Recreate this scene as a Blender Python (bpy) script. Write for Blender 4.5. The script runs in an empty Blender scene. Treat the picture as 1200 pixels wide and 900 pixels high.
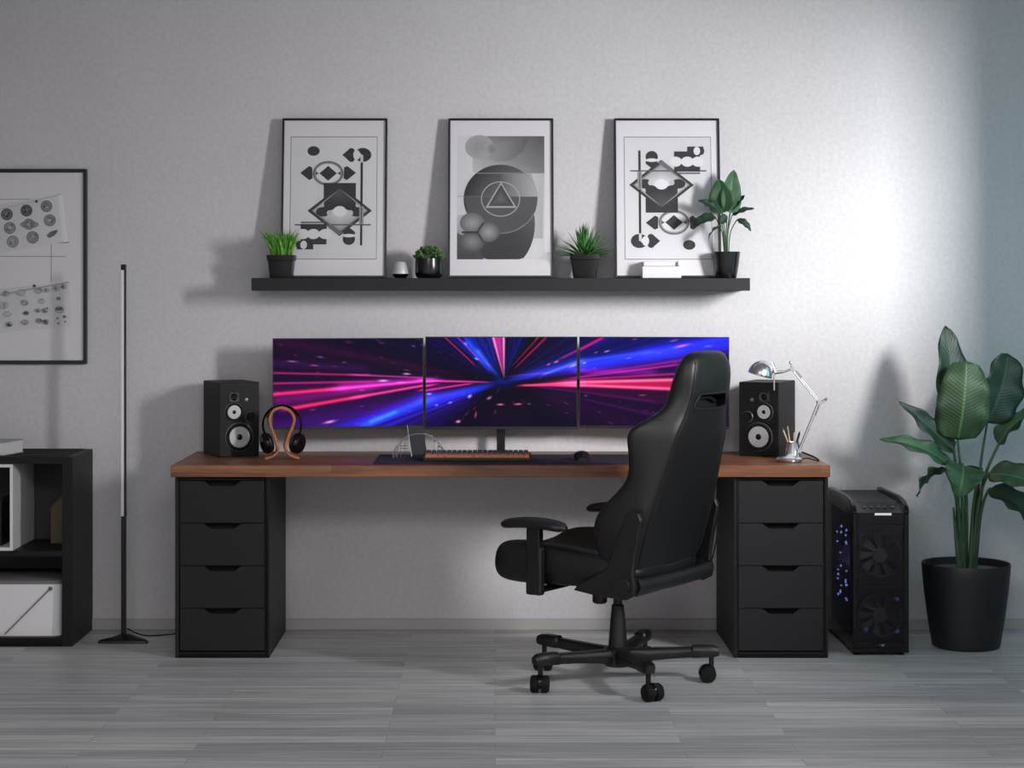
import bpy, bmesh, math, random
import numpy as np
from mathutils import Vector, Matrix, noise
R = math.radians
PI = math.pi
random.seed(7)
col = bpy.context.scene.collection
F = 2264.0; CH = 1.405            # focal length in px of the 1200 wide frame, lens height; lens 8 m from the back wall

def P(px, py, Y):                  # photo pixel -> point at world depth Y (back wall is Y=0)
    d = 8.0 + Y
    return Vector(((px - 580) * d / F, Y, CH - (py - 340) * d / F))

# ---------------------------------------------------------------- materials
def lin(c):
    return tuple(((v/255)/12.92 if v/255 <= .04045 else ((v/255+.055)/1.055)**2.4) for v in c) + (1.0,)

def mat(name, c, rough=.6, metal=0, spec=.5, bump=0, bscale=200, var=0, vscale=8, emit=None, estr=0, coat=0, sheen=0):
    m = bpy.data.materials.new(name); m.use_nodes = True
    nt = m.node_tree; b = nt.nodes['Principled BSDF']
    b.inputs['Base Color'].default_value = lin(c)
    b.inputs['Roughness'].default_value = rough
    b.inputs['Metallic'].default_value = metal
    b.inputs['Specular IOR Level'].default_value = spec
    if coat: b.inputs['Coat Weight'].default_value = coat; b.inputs['Coat Roughness'].default_value = .08
    if emit:
        b.inputs['Emission Color'].default_value = lin(emit); b.inputs['Emission Strength'].default_value = estr
    tc = nt.nodes.new('ShaderNodeTexCoord')
    if bump:
        n = nt.nodes.new('ShaderNodeTexNoise'); n.inputs['Scale'].default_value = bscale; n.inputs['Detail'].default_value = 4
        bp = nt.nodes.new('ShaderNodeBump'); bp.inputs['Strength'].default_value = bump; bp.inputs['Distance'].default_value = .002
        nt.links.new(tc.outputs['Object'], n.inputs['Vector']); nt.links.new(n.outputs['Fac'], bp.inputs['Height'])
        nt.links.new(bp.outputs['Normal'], b.inputs['Normal'])
    if var:
        n = nt.nodes.new('ShaderNodeTexNoise'); n.inputs['Scale'].default_value = vscale; n.inputs['Detail'].default_value = 5
        r = nt.nodes.new('ShaderNodeValToRGB')
        lo = tuple(max(0, v*(1-var)) for v in c); hi = tuple(min(255, v*(1+var)) for v in c)
        r.color_ramp.elements[0].position = .3; r.color_ramp.elements[1].position = .7
        r.color_ramp.elements[0].color = lin(lo); r.color_ramp.elements[1].color = lin(hi)
        nt.links.new(tc.outputs['Object'], n.inputs['Vector']); nt.links.new(n.outputs['Fac'], r.inputs['Fac'])
        nt.links.new(r.outputs['Color'], b.inputs['Base Color'])
    return m

def glassy(name, tint=(255,255,255), refl=.06, rough=.02, opacity=0.0, oc=(20,20,26)):
    m = bpy.data.materials.new(name); m.use_nodes = True; nt = m.node_tree; nt.nodes.clear()
    out = nt.nodes.new('ShaderNodeOutputMaterial')
    tr = nt.nodes.new('ShaderNodeBsdfTransparent'); tr.inputs['Color'].default_value = lin(tint)
    gl = nt.nodes.new('ShaderNodeBsdfGlossy'); gl.inputs['Roughness'].default_value = rough
    fc = nt.nodes.new('ShaderNodeLayerWeight'); fc.inputs['Blend'].default_value = .5
    pw_ = nt.nodes.new('ShaderNodeMath'); pw_.operation = 'POWER'; pw_.inputs[1].default_value = 5; nt.links.new(fc.outputs['Facing'], pw_.inputs[0])
    lw = nt.nodes.new('ShaderNodeMath'); lw.operation = 'MULTIPLY_ADD'; lw.inputs[1].default_value = .6; lw.inputs[2].default_value = .02; nt.links.new(pw_.outputs[0], lw.inputs[0])
    mx = nt.nodes.new('ShaderNodeMixShader')
    nt.links.new(lw.outputs[0], mx.inputs[0]); nt.links.new(tr.outputs[0], mx.inputs[1]); nt.links.new(gl.outputs[0], mx.inputs[2])
    last = mx
    if opacity:
        df = nt.nodes.new('ShaderNodeBsdfDiffuse'); df.inputs['Color'].default_value = lin(oc)
        m2 = nt.nodes.new('ShaderNodeMixShader'); m2.inputs[0].default_value = opacity
        nt.links.new(mx.outputs[0], m2.inputs[1]); nt.links.new(df.outputs[0], m2.inputs[2]); last = m2
    nt.links.new(last.outputs[0], out.inputs['Surface'])
    return m

def attr_mat(name, rough=.5, emit=0, spec=.5):
    m = bpy.data.materials.new(name); m.use_nodes = True; nt = m.node_tree; b = nt.nodes['Principled BSDF']
    a = nt.nodes.new('ShaderNodeAttribute'); a.attribute_name = 'Col'
    b.inputs['Roughness'].default_value = rough; b.inputs['Specular IOR Level'].default_value = spec
    if emit:
        b.inputs['Base Color'].default_value = (.002, .002, .003, 1); b.inputs['Roughness'].default_value = .45; b.inputs['Specular IOR Level'].default_value = .08
        nt.links.new(a.outputs['Color'], b.inputs['Emission Color']); b.inputs['Emission Strength'].default_value = emit
    else:
        nt.links.new(a.outputs['Color'], b.inputs['Base Color'])
    return m

def floor_mat():
    m = bpy.data.materials.new('grey oak laminate'); m.use_nodes = True; nt = m.node_tree; b = nt.nodes['Principled BSDF']; L = nt.links
    tc = nt.nodes.new('ShaderNodeTexCoord')
    br = nt.nodes.new('ShaderNodeTexBrick'); br.offset = .37; br.offset_frequency = 2; br.squash = 1
    br.inputs['Scale'].default_value = 1; br.inputs['Brick Width'].default_value = .92; br.inputs['Row Height'].default_value = .1
    br.inputs['Mortar Size'].default_value = .0012; br.inputs['Mortar Smooth'].default_value = .3
    br.inputs['Color1'].default_value = lin((182,184,187)); br.inputs['Color2'].default_value = lin((218,218,217)); br.inputs['Mortar'].default_value = lin((160,160,162))
    L.new(tc.outputs['Object'], br.inputs['Vector'])
    # each board gets its own slice of grain
    mp = nt.nodes.new('ShaderNodeMapping'); mp.inputs['Scale'].default_value = (1.3, 26, 1)
    L.new(tc.outputs['Object'], mp.inputs['Vector'])
    sc = nt.nodes.new('ShaderNodeVectorMath'); sc.operation = 'SCALE'; sc.inputs['Scale'].default_value = 9
    L.new(br.outputs['Color'], sc.inputs[0])
    ad = nt.nodes.new('ShaderNodeVectorMath'); L.new(mp.outputs[0], ad.inputs[0]); L.new(sc.outputs[0], ad.inputs[1])
    n = nt.nodes.new('ShaderNodeTexNoise'); n.inputs['Scale'].default_value = 1.6; n.inputs['Detail'].default_value = 8; n.inputs['Roughness'].default_value = .62; n.inputs['Distortion'].default_value = .5
    L.new(ad.outputs[0], n.inputs['Vector'])
    r = nt.nodes.new('ShaderNodeValToRGB'); r.color_ramp.elements[0].position = .3; r.color_ramp.elements[1].position = .72
    r.color_ramp.elements[0].color = (.62,.62,.63,1); r.color_ramp.elements[1].color = (1.2,1.2,1.19,1)
    L.new(n.outputs['Fac'], r.inputs['Fac'])
    mx = nt.nodes.new('ShaderNodeMix'); mx.data_type = 'RGBA'; mx.blend_type = 'MULTIPLY'; mx.inputs[0].default_value = 1
    L.new(br.outputs['Color'], mx.inputs[6]); L.new(r.outputs['Color'], mx.inputs[7])
    L.new(mx.outputs[2], b.inputs['Base Color'])
    b.inputs['Roughness'].default_value = .42; b.inputs['Specular IOR Level'].default_value = .4
    bp = nt.nodes.new('ShaderNodeBump'); bp.inputs['Strength'].default_value = .25; bp.inputs['Distance'].default_value = .002
    L.new(n.outputs['Fac'], bp.inputs['Height']); L.new(bp.outputs['Normal'], b.inputs['Normal'])
    return m

def wood_mat(name, c1, c2, bw=.62, rh=.06, rough=.38, seam=True):
    m = bpy.data.materials.new(name); m.use_nodes = True; nt = m.node_tree; b = nt.nodes['Principled BSDF']; L = nt.links
    tc = nt.nodes.new('ShaderNodeTexCoord'); sp = nt.nodes.new('ShaderNodeSeparateXYZ'); L.new(tc.outputs['Object'], sp.inputs[0])
    ad = nt.nodes.new('ShaderNodeMath'); L.new(sp.outputs['Y'], ad.inputs[0]); L.new(sp.outputs['Z'], ad.inputs[1])
    cb = nt.nodes.new('ShaderNodeCombineXYZ'); L.new(sp.outputs['X'], cb.inputs['X']); L.new(ad.outputs[0], cb.inputs['Y'])
    br = nt.nodes.new('ShaderNodeTexBrick'); br.offset = .41
    br.inputs['Scale'].default_value = 1; br.inputs['Brick Width'].default_value = bw; br.inputs['Row Height'].default_value = rh
    br.inputs['Mortar Size'].default_value = .0005 if seam else 0
    br.inputs['Color1'].default_value = lin(c1); br.inputs['Color2'].default_value = lin(c2); br.inputs['Mortar'].default_value = lin(tuple(v*.6 for v in c1))
    L.new(cb.outputs[0], br.inputs['Vector'])
    mp = nt.nodes.new('ShaderNodeMapping'); mp.inputs['Scale'].default_value = (3, 60, 60); L.new(tc.outputs['Object'], mp.inputs['Vector'])
    n = nt.nodes.new('ShaderNodeTexNoise'); n.inputs['Scale'].default_value = 1.2; n.inputs['Detail'].default_value = 6; n.inputs['Distortion'].default_value = 1.0
    L.new(mp.outputs[0], n.inputs['Vector'])
    r = nt.nodes.new('ShaderNodeValToRGB'); r.color_ramp.elements[0].position = .3; r.color_ramp.elements[1].position = .7
    r.color_ramp.elements[0].color = (.6,.57,.55,1); r.color_ramp.elements[1].color = (1.2,1.2,1.2,1)
    L.new(n.outputs['Fac'], r.inputs['Fac'])
    mx = nt.nodes.new('ShaderNodeMix'); mx.data_type = 'RGBA'; mx.blend_type = 'MULTIPLY'; mx.inputs[0].default_value = 1
    L.new(br.outputs['Color'], mx.inputs[6]); L.new(r.outputs['Color'], mx.inputs[7]); L.new(mx.outputs[2], b.inputs['Base Color'])
    b.inputs['Roughness'].default_value = rough
    return m

def plaster_mat():
    m = bpy.data.materials.new('grey plaster paint'); m.use_nodes = True; nt = m.node_tree; b = nt.nodes['Principled BSDF']; L = nt.links
    tc = nt.nodes.new('ShaderNodeTexCoord')
    n = nt.nodes.new('ShaderNodeTexNoise'); n.inputs['Scale'].default_value = 55; n.inputs['Detail'].default_value = 6; n.inputs['Roughness'].default_value = .7
    n2 = nt.nodes.new('ShaderNodeTexNoise'); n2.inputs['Scale'].default_value = 2.2; n2.inputs['Detail'].default_value = 4
    L.new(tc.outputs['Object'], n.inputs['Vector']); L.new(tc.outputs['Object'], n2.inputs['Vector'])
    ad = nt.nodes.new('ShaderNodeMath'); ad.operation = 'MULTIPLY_ADD'; ad.inputs[1].default_value = .35
    L.new(n2.outputs['Fac'], ad.inputs[0]); L.new(n.outputs['Fac'], ad.inputs[2])
    r = nt.nodes.new('ShaderNodeValToRGB'); r.color_ramp.elements[0].position = .42; r.color_ramp.elements[1].position = .95
    r.color_ramp.elements[0].color = lin((196,194,196)); r.color_ramp.elements[1].color = lin((216,214,216))
    L.new(ad.outputs[0], r.inputs['Fac']); L.new(r.outputs['Color'], b.inputs['Base Color'])
    bp = nt.nodes.new('ShaderNodeBump'); bp.inputs['Strength'].default_value = .35; bp.inputs['Distance'].default_value = .003
    L.new(n.outputs['Fac'], bp.inputs['Height']); L.new(bp.outputs['Normal'], b.inputs['Normal'])
    b.inputs['Roughness'].default_value = .85
    return m

def leaf_mat(name, c1, c2, rough=.52):
    m = bpy.data.materials.new(name); m.use_nodes = True; nt = m.node_tree; b = nt.nodes['Principled BSDF']; L = nt.links
    tc = nt.nodes.new('ShaderNodeTexCoord')
    mp = nt.nodes.new('ShaderNodeMapping'); L.new(tc.outputs['UV'], mp.inputs['Vector'])
    sx = nt.nodes.new('ShaderNodeSeparateXYZ'); L.new(mp.outputs[0], sx.inputs[0])
    sb = nt.nodes.new('ShaderNodeMath'); sb.operation = 'SUBTRACT'; sb.inputs[1].default_value = .5; L.new(sx.outputs['X'], sb.inputs[0])
    ab = nt.nodes.new('ShaderNodeMath'); ab.operation = 'ABSOLUTE'; L.new(sb.outputs[0], ab.inputs[0])
    sl = nt.nodes.new('ShaderNodeMath'); sl.operation = 'MULTIPLY_ADD'; sl.inputs[1].default_value = -.35; L.new(ab.outputs[0], sl.inputs[0]); L.new(sx.outputs['Y'], sl.inputs[2])
    cb = nt.nodes.new('ShaderNodeCombineXYZ'); L.new(sl.outputs[0], cb.inputs['Y'])
    w = nt.nodes.new('ShaderNodeTexWave'); w.bands_direction = 'Y'; w.inputs['Scale'].default_value = 7; w.inputs['Distortion'].default_value = 1.2; w.inputs['Detail'].default_value = 3
    L.new(cb.outputs[0], w.inputs['Vector'])
    n = nt.nodes.new('ShaderNodeTexNoise'); n.inputs['Scale'].default_value = 9; n.inputs['Detail'].default_value = 4; L.new(tc.outputs['Object'], n.inputs['Vector'])
    ad = nt.nodes.new('ShaderNodeMath'); ad.operation = 'MULTIPLY_ADD'; ad.inputs[1].default_value = .10
    L.new(w.outputs['Fac'], ad.inputs[0]); L.new(n.outputs['Fac'], ad.inputs[2])
    r = nt.nodes.new('ShaderNodeValToRGB'); r.color_ramp.elements[0].position = .35; r.color_ramp.elements[1].position = .85
    r.color_ramp.elements[0].color = lin(c1); r.color_ramp.elements[1].color = lin(c2)
    L.new(ad.outputs[0], r.inputs['Fac'])
    lt = nt.nodes.new('ShaderNodeMath'); lt.operation = 'LESS_THAN'; lt.inputs[1].default_value = .022; L.new(ab.outputs[0], lt.inputs[0])
    mx = nt.nodes.new('ShaderNodeMix'); mx.data_type = 'RGBA'; L.new(lt.outputs[0], mx.inputs[0]); L.new(r.outputs['Color'], mx.inputs[6]); mx.inputs[7].default_value = lin(tuple(v*1.25 for v in c2))
    L.new(mx.outputs[2], b.inputs['Base Color'])
    bp = nt.nodes.new('ShaderNodeBump'); bp.inputs['Strength'].default_value = .16; bp.inputs['Distance'].default_value = .004
    L.new(w.outputs['Fac'], bp.inputs['Height']); L.new(bp.outputs['Normal'], b.inputs['Normal'])
    b.inputs['Roughness'].default_value = rough
    b.inputs['Subsurface Weight'].default_value = 0
    return m

M = dict(
 wall=plaster_mat(), floor=floor_mat(),
 ceil=mat('white ceiling paint', (190,190,190), .9, bump=.1),
 skirt=mat('light grey skirting paint', (178,175,172), .6),
 frame_b=mat('black frame lacquer', (18,17,20), .35),
 shelf=mat('charcoal shelf laminate', (33,32,35), .6, spec=.35, bump=.08, bscale=400),
 cab=mat('black cabinet foil', (18,18,20), .5, spec=.3, bump=.05, bscale=300),
 cab2=mat('black drawer front foil', (25,26,28), .55, spec=.3, bump=.05, bscale=300),
 dark=mat('unlit black', (6,6,7), .8),
 desk=wood_mat('walnut butcher block', (120,74,46), (154,100,63)),
 mat_white=mat('white passepartout card', (222,220,224), .8),
 pane=glassy('picture glazing'),
 print=attr_mat('print ink', .7, spec=.2),
 screen=attr_mat('monitor picture', .25, emit=1.0),
 plastic=mat('matt black plastic', (15,15,17), .45, bump=.05, bscale=500),
 gloss=mat('gloss black plastic', (9,9,11), .2, spec=.35),
 monb=mat('dark monitor casing', (20,20,24), .4),
 leather=mat('black faux leather', (11,11,12), .43, bump=.25, bscale=260),
 leather2=mat('black faux leather panel', (27,27,29), .38, bump=.25, bscale=260),
 metal_b=mat('black coated metal', (24,24,26), .35, metal=.3),
 chrome=mat('brushed chrome', (215,215,218), .24, metal=1),
 silver=mat('satin silver', (214,214,216), .42, metal=.35),
 cone=mat('silver speaker cone', (178,178,180), .4, metal=.25),
 spk=mat('black ash vinyl', (13,13,14), .55, spec=.3, bump=.15, bscale=300),
 rubber=mat('black rubber', (10,10,11), .75, spec=.3),
 ring=mat('grey driver ring', (110,110,112), .35, metal=.5),
 bent=wood_mat('bent beech plywood', (186,112,72), (196,124,82), bw=3, rh=1, seam=False),
 copper=mat('translucent copper keycaps', (176,112,78), .35),
 amber=mat('amber key backlight', (60,30,15), .5, emit=(255,105,35), estr=.22),
 keyd=mat('dark brown keycaps', (46,28,22), .4),
 navy=mat('dark navy desk mat cloth', (36,37,50), .85, bump=.3, bscale=600),
 pot_g=mat('glazed black ceramic', (14,14,16), .22),
 pot_m=mat('matt black planter', (26,29,33), .5, bump=.08, bscale=200),
 pot_p=mat('black plastic pot', (14,14,15), .4, spec=.35),
 soil=mat('potting soil', (38,32,28), .95, bump=.9, bscale=90),
 soil_g=mat('pale grey pebbles', (96,96,98), .9, bump=1, bscale=60),
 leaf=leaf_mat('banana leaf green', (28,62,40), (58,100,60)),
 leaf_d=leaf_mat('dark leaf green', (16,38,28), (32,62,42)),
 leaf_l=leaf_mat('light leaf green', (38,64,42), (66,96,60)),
 stem=mat('leaf stem green', (50,78,50), .5, var=.2, vscale=20),
 grass=mat('fresh grass green', (92,150,52), .5, var=.35, vscale=60),
 agave=mat('spiky leaf green', (66,112,58), .5, var=.35, vscale=60),
 succ=mat('succulent green', (62,92,48), .55, var=.4, vscale=90),
 white=mat('white lacquer', (226,224,226), .4),
 whitebox=mat('white fibreboard', (236,235,235), .55),
 fabric=mat('off white storage box card', (236,233,235), .85, bump=.3, bscale=120),
 rope=mat('grey cord', (96,94,96), .8),
 tan=mat('olive brown cardboard', (98,88,66), .8),
 led=mat('frosted lamp diffuser', (236,234,236), .35),
 papers=mat('white page edges', (228,226,226), .8),
 smoke=glassy('smoked side glass', (215,215,235), opacity=.2, oc=(58,56,82)),
 mesh_g=glassy('dark front grille film', (225,225,232), opacity=.03, oc=(10,10,12)),
 board=mat('violet grey circuit tray', (90,86,120), .6, var=.3, vscale=25),
 ledb=mat('ice blue component lights', (120,150,255), .4, emit=(170,195,255), estr=1.6),
 ledv=mat('violet fan light', (80,70,160), .4, emit=(120,110,200), estr=.16),
 acryl=glassy('clear acrylic', (235,235,238), rough=.05, opacity=.3, oc=(215,215,220)),
 label=mat('white badge', (220,222,226), .4, emit=(220,225,235), estr=.15),
 hub=mat('grey fan hub', (46,45,46), .5),
 blade=mat('smoked fan blade', (20,20,24), .4),
 pen_w=mat('pale wooden pencil', (196,176,156), .6),
 pen_b=mat('black pen', (22,22,24), .4),
)

# ---------------------------------------------------------------- mesh builder
class MB:
    def __init__(s): s.v = []; s.f = []; s.mi = []; s.c = {}
    def add(s, vs, fs, mi=0):
        o = len(s.v); s.v += [tuple(v) for v in vs]; s.f += [tuple(i + o for i in f) for f in fs]; s.mi += [mi] * len(fs); return o
    def box(s, a, b, mi=0, rot=None, piv=None):
        x0,y0,z0 = a; x1,y1,z1 = b
        vs = [Vector(p) for p in ((x0,y0,z0),(x1,y0,z0),(x1,y1,z0),(x0,y1,z0),(x0,y0,z1),(x1,y0,z1),(x1,y1,z1),(x0,y1,z1))]
        if rot is not None:
            pv = Vector(piv) if piv else sum(vs, Vector())/8
            vs = [rot @ (v - pv) + pv for v in vs]
        s.add(vs, [(0,3,2,1),(4,5,6,7),(0,1,5,4),(1,2,6,5),(2,3,7,6),(3,0,4,7)], mi); return s
    def prism(s, poly, axis, a, b, mi=0):      # poly of 2D points (counter-clockwise), extruded along axis from a to b
        n = len(poly)
        def mk(p, t):
            return {'x': (t, p[0], p[1]), 'y': (p[0], t, p[1]), 'z': (p[0], p[1], t)}[axis]
        vs = [mk(p, a) for p in poly] + [mk(p, b) for p in poly]
        fs = [(i, (i+1) % n, (i+1) % n + n, i + n) for i in range(n)] + [tuple(range(n))[::-1], tuple(range(n, 2*n))]
        s.add(vs, fs, mi); return s
    def lathe(s, prof, n=32, c=(0,0,0), axis=(0,0,1), mi=0, cap=True):  # prof = [(r, h)]
        q = Vector((0,0,1)).rotation_difference(Vector(axis).normalized()); c = Vector(c)
        vs = []
        for r, h in prof:
            for k in range(n):
                t = 2*PI*k/n; vs.append(q @ Vector((r*math.cos(t), r*math.sin(t), h)) + c)
        fs = []
        for i in range(len(prof)-1):
            for k in range(n):
                fs.append((i*n+k, i*n+(k+1) % n, (i+1)*n+(k+1) % n, (i+1)*n+k))
        if cap:
            fs.append(tuple(range(n))[::-1]); fs.append(tuple(range((len(prof)-1)*n, len(prof)*n)))
        s.add(vs, fs, mi); return s
    def cyl(s, a, b, r, r2=None, n=20, mi=0):
        a = Vector(a); b = Vector(b); return s.lathe([(r, 0), (r if r2 is None else r2, (b-a).length)], n, a, b-a, mi)
    def tube(s, pts, r, n=8, mi=0, flat=1.0, up=None):
        pts = [Vector(p) for p in pts]; vs = []; m = len(pts); rr = r if isinstance(r, (list, tuple)) else [r]*m
        u = None
        for i, p in enumerate(pts):
            t = (pts[min(i+1, m-1)] - pts[max(i-1, 0)]).normalized()
            if u is None:
                u = Vector(up) if up else (Vector((0,0,1)) if abs(t.z) < .9 else Vector((1,0,0)))
            u = (u - t*u.dot(t)).normalized(); w = t.cross(u)
            for k in range(n):
                a = 2*PI*k/n; vs.append(p + (u*math.cos(a)*flat + w*math.sin(a))*rr[i])
        fs = [(i*n+k, i*n+(k+1) % n, (i+1)*n+(k+1) % n, (i+1)*n+k) for i in range(m-1) for k in range(n)]
        fs += [tuple(range(n))[::-1], tuple(range((m-1)*n, m*n))]
        s.add(vs, fs, mi); return s
    def ell(s, c, r, nu=20, nv=12, mi=0, rot=None):
        c = Vector(c); vs = []
        for j in range(nv+1):
            ph = -PI/2 + PI*j/nv
            for k in range(nu):
                t = 2*PI*k/nu; p = Vector((r[0]*math.cos(ph)*math.cos(t), r[1]*math.cos(ph)*math.sin(t), r[2]*math.sin(ph)))
                if rot is not None: p = rot @ p
                vs.append(p + c)
        fs = [(j*nu+k, j*nu+(k+1) % nu, (j+1)*nu+(k+1) % nu, (j+1)*nu+k) for j in range(nv) for k in range(nu)]
        s.add(vs, fs, mi); return s
    def loft(s, rings, mi=0, cap=True):
        n = len(rings[0]); vs = [p for r in rings for p in r]
        fs = [(i*n+k, i*n+(k+1) % n, (i+1)*n+(k+1) % n, (i+1)*n+k) for i in range(len(rings)-1) for k in range(n)]
        if cap: fs += [tuple(range(n))[::-1], tuple(range((len(rings)-1)*n, len(rings)*n))]
        s.add(vs, fs, mi); return s
    def build(s, name, mats, parent=None, bevel=0, seg=2, smooth=False, subsurf=0, loc=None, rot=None, solid=0):
        me = bpy.data.meshes.new(name); me.from_pydata(s.v, [], s.f)
        if not isinstance(mats, (list, tuple)): mats = [mats]
        for m in mats: me.materials.append(M[m] if isinstance(m, str) else m)
        me.polygons.foreach_set('material_index', s.mi)
        bm = bmesh.new(); bm.from_mesh(me); bmesh.ops.remove_doubles(bm, verts=bm.verts, dist=1e-6)
        bmesh.ops.recalc_face_normals(bm, faces=bm.faces)
        for f in bm.faces: f.smooth = smooth
        if smooth:
            for e in bm.edges:
                if len(e.link_faces) == 2 and e.calc_face_angle(0) > R(38 if not subsurf else 200): e.smooth = False
        bm.to_mesh(me); bm.free()
        o = bpy.data.objects.new(name, me); col.objects.link(o); o.parent = parent
        if loc: o.location = loc
        if rot: o.rotation_euler = rot
        if solid:
            md = o.modifiers.new('thickness', 'SOLIDIFY'); md.thickness = solid; md.offset = 0
        if bevel:
            md = o.modifiers.new('bevel', 'BEVEL'); md.width = bevel; md.segments = seg; md.limit_method = 'ANGLE'; md.angle_limit = R(35)
            for p in me.polygons: p.use_smooth = True
            me.polygons.foreach_set('use_smooth', [True]*len(me.polygons))
            for e in me.edges: pass
            md.harden_normals = True
        if subsurf:
            md = o.modifiers.new('subdivision', 'SUBSURF'); md.levels = subsurf; md.render_levels = subsurf
        return o

def tag(o, label=None, cat=None, group=None, kind=None):
    if label: o['label'] = label
    if cat: o['category'] = cat
    if group: o['group'] = group
    if kind: o['kind'] = kind
    return o
def thing(name, loc, label, cat, group=None, rz=0):
    o = bpy.data.objects.new(name, None); col.objects.link(o); o.location = loc; o.rotation_euler = (0, 0, rz)
    o.empty_display_size = .1
    return tag(o, label, cat, group)
def copy_tree(o, parent=None):
    c = o.copy(); col.objects.link(c); c.parent = parent
    for ch in [x for x in bpy.data.objects if x.parent == o]: copy_tree(ch, c)
    return c
def struct(name, mb, m, **k):
    return tag(mb.build(name, m, **k), kind='structure')
def bx(a, b): return MB().box(a, b)
def bez(p0, p1, p2, p3, n=14):
    p0, p1, p2, p3 = map(Vector, (p0, p1, p2, p3))
    return [p0*(1-t)**3 + p1*3*t*(1-t)**2 + p2*3*t*t*(1-t) + p3*t**3 for t in [i/n for i in range(n+1)]]
def spl(pts, n=6):                 # catmull-rom through points
    pts = [Vector(p) for p in pts]; out = []
    for i in range(len(pts)-1):
        a = pts[max(i-1, 0)]; b = pts[i]; c = pts[i+1]; d = pts[min(i+2, len(pts)-1)]
        for k in range(n):
            t = k/n; out.append(.5*((2*b) + (c-a)*t + (2*a-5*b+4*c-d)*t*t + (3*b-a-3*c+d)*t**3))
    return out + [pts[-1]]

# ---------------------------------------------------------------- room
XL, XR, YF, ZC = -3.3, 2.5, -8.9, 2.85
struct('floor', bx((XL-.1, YF-.1, -.1), (XR+.1, .1, 0)), 'floor')
struct('wall_back', bx((XL-.1, 0, 0), (XR+.1, .12, ZC)), 'wall')
struct('wall_left', bx((XL-.12, YF, 0), (XL, 0, ZC)), 'wall')
struct('wall_front', bx((XL-.1, YF-.12, 0), (XR+.1, YF, ZC)), 'wall')
struct('ceiling', bx((XL-.1, YF-.1, ZC), (XR+.1, .1, ZC+.1)), 'ceil')
WY0, WY1, WZ0, WZ1 = -3.42, -1.58, 1.50, 2.38      # added window in the right wall, out of view, edges set to shape the light
wr = MB()
wr.box((XR, YF, 0), (XR+.15, WY0, ZC)).box((XR, WY1, 0), (XR+.15, 0, ZC)).box((XR, WY0, 0), (XR+.15, WY1, WZ0)).box((XR, WY0, WZ1), (XR+.15, WY1, ZC))
struct('wall_right', wr, 'wall')
wf = MB(); t = .05
wf.box((XR+.05, WY0, WZ0), (XR+.1, WY0+t, WZ1)).box((XR+.05, WY1-t, WZ0), (XR+.1, WY1, WZ1))
wf.box((XR+.05, WY0+t, WZ0), (XR+.1, WY1-t, WZ0+t)).box((XR+.05, WY0+t, WZ1-t), (XR+.1, WY1-t, WZ1))
struct('added_window_1', wf, 'white')  # frame of the added, unseen window
struct('baseboard_back', bx((XL, -.014, 0), (XR, 0, .046)), 'skirt', bevel=.003)

# ---------------------------------------------------------------- desk
DX0, DX1, DY = -1.234, 1.276, -.65
DT = .738
desk = MB().box((DX0, DY, DT-.045), (DX1, -.004, DT)).build('wooden_desk', 'desk', bevel=.003)
tag(desk, 'long walnut brown wooden desk top spanning two black drawer units', 'desk')

def drawer_unit(x0, x1):
    w = (x1-x0)/2; h = DT-.0462; dep = .58
    r = thing('drawer_unit', ((x0+x1)/2, -.62, 0), '', 'drawer unit', 'black drawer units under the desk')
    b = MB(); t = .016
    b.box((-w, 0, .0), (-w+t, dep, h)).box((w-t, 0, 0), (w, dep, h)).box((-w+t, 0, h-.012), (w-t, dep, h)).box((-w+t, .0, .0), (w-t, dep, .022)).box((-w+t, dep-.01, .022), (w-t, dep, h-.012))
    b.build('cabinet_body', 'cab', r, bevel=.0012)
    z0 = .026; z1 = h-.014; n = 4; dh = (z1-z0)/n; wi = w-t-.002
    for k in range(n):
        a = z0+dh*k+.001; c = z0+dh*(k+1)-.0015
        poly = [(-wi, a), (wi, a), (wi, c), (.072, c), (.045, c-.02), (-.045, c-.02), (-.072, c), (-wi, c)]
        d = MB().prism(poly, 'y', .003, .018).build('drawer', 'cab2', r, bevel=.0008)
        MB().box((-wi+.02, .05, a+.01), (wi-.02, .052, c+.0)).box((-wi+.01, .018, a+.008), (-wi+.02, .5, c-.03)).box((wi-.02, .018, a+.008), (wi-.01, .5, c-.03)).build('drawer_box', 'dark', d)
    return r
a = drawer_unit(-1.222, -.862); a['label'] = 'black four-drawer cabinet under the left end of the wooden desk'
b = copy_tree(a); b.location.x = (.918+1.268)/2; b['label'] = 'black four-drawer cabinet under the right end of the desk, beside the computer tower'

# desk mat
tag(MB().box((-.467, -.605, DT+.0005), (.62, -.2, DT+.004)).build('desk_mat', 'navy', bevel=.0015), 'long dark navy desk mat under keyboard and mouse', 'desk mat')

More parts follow.
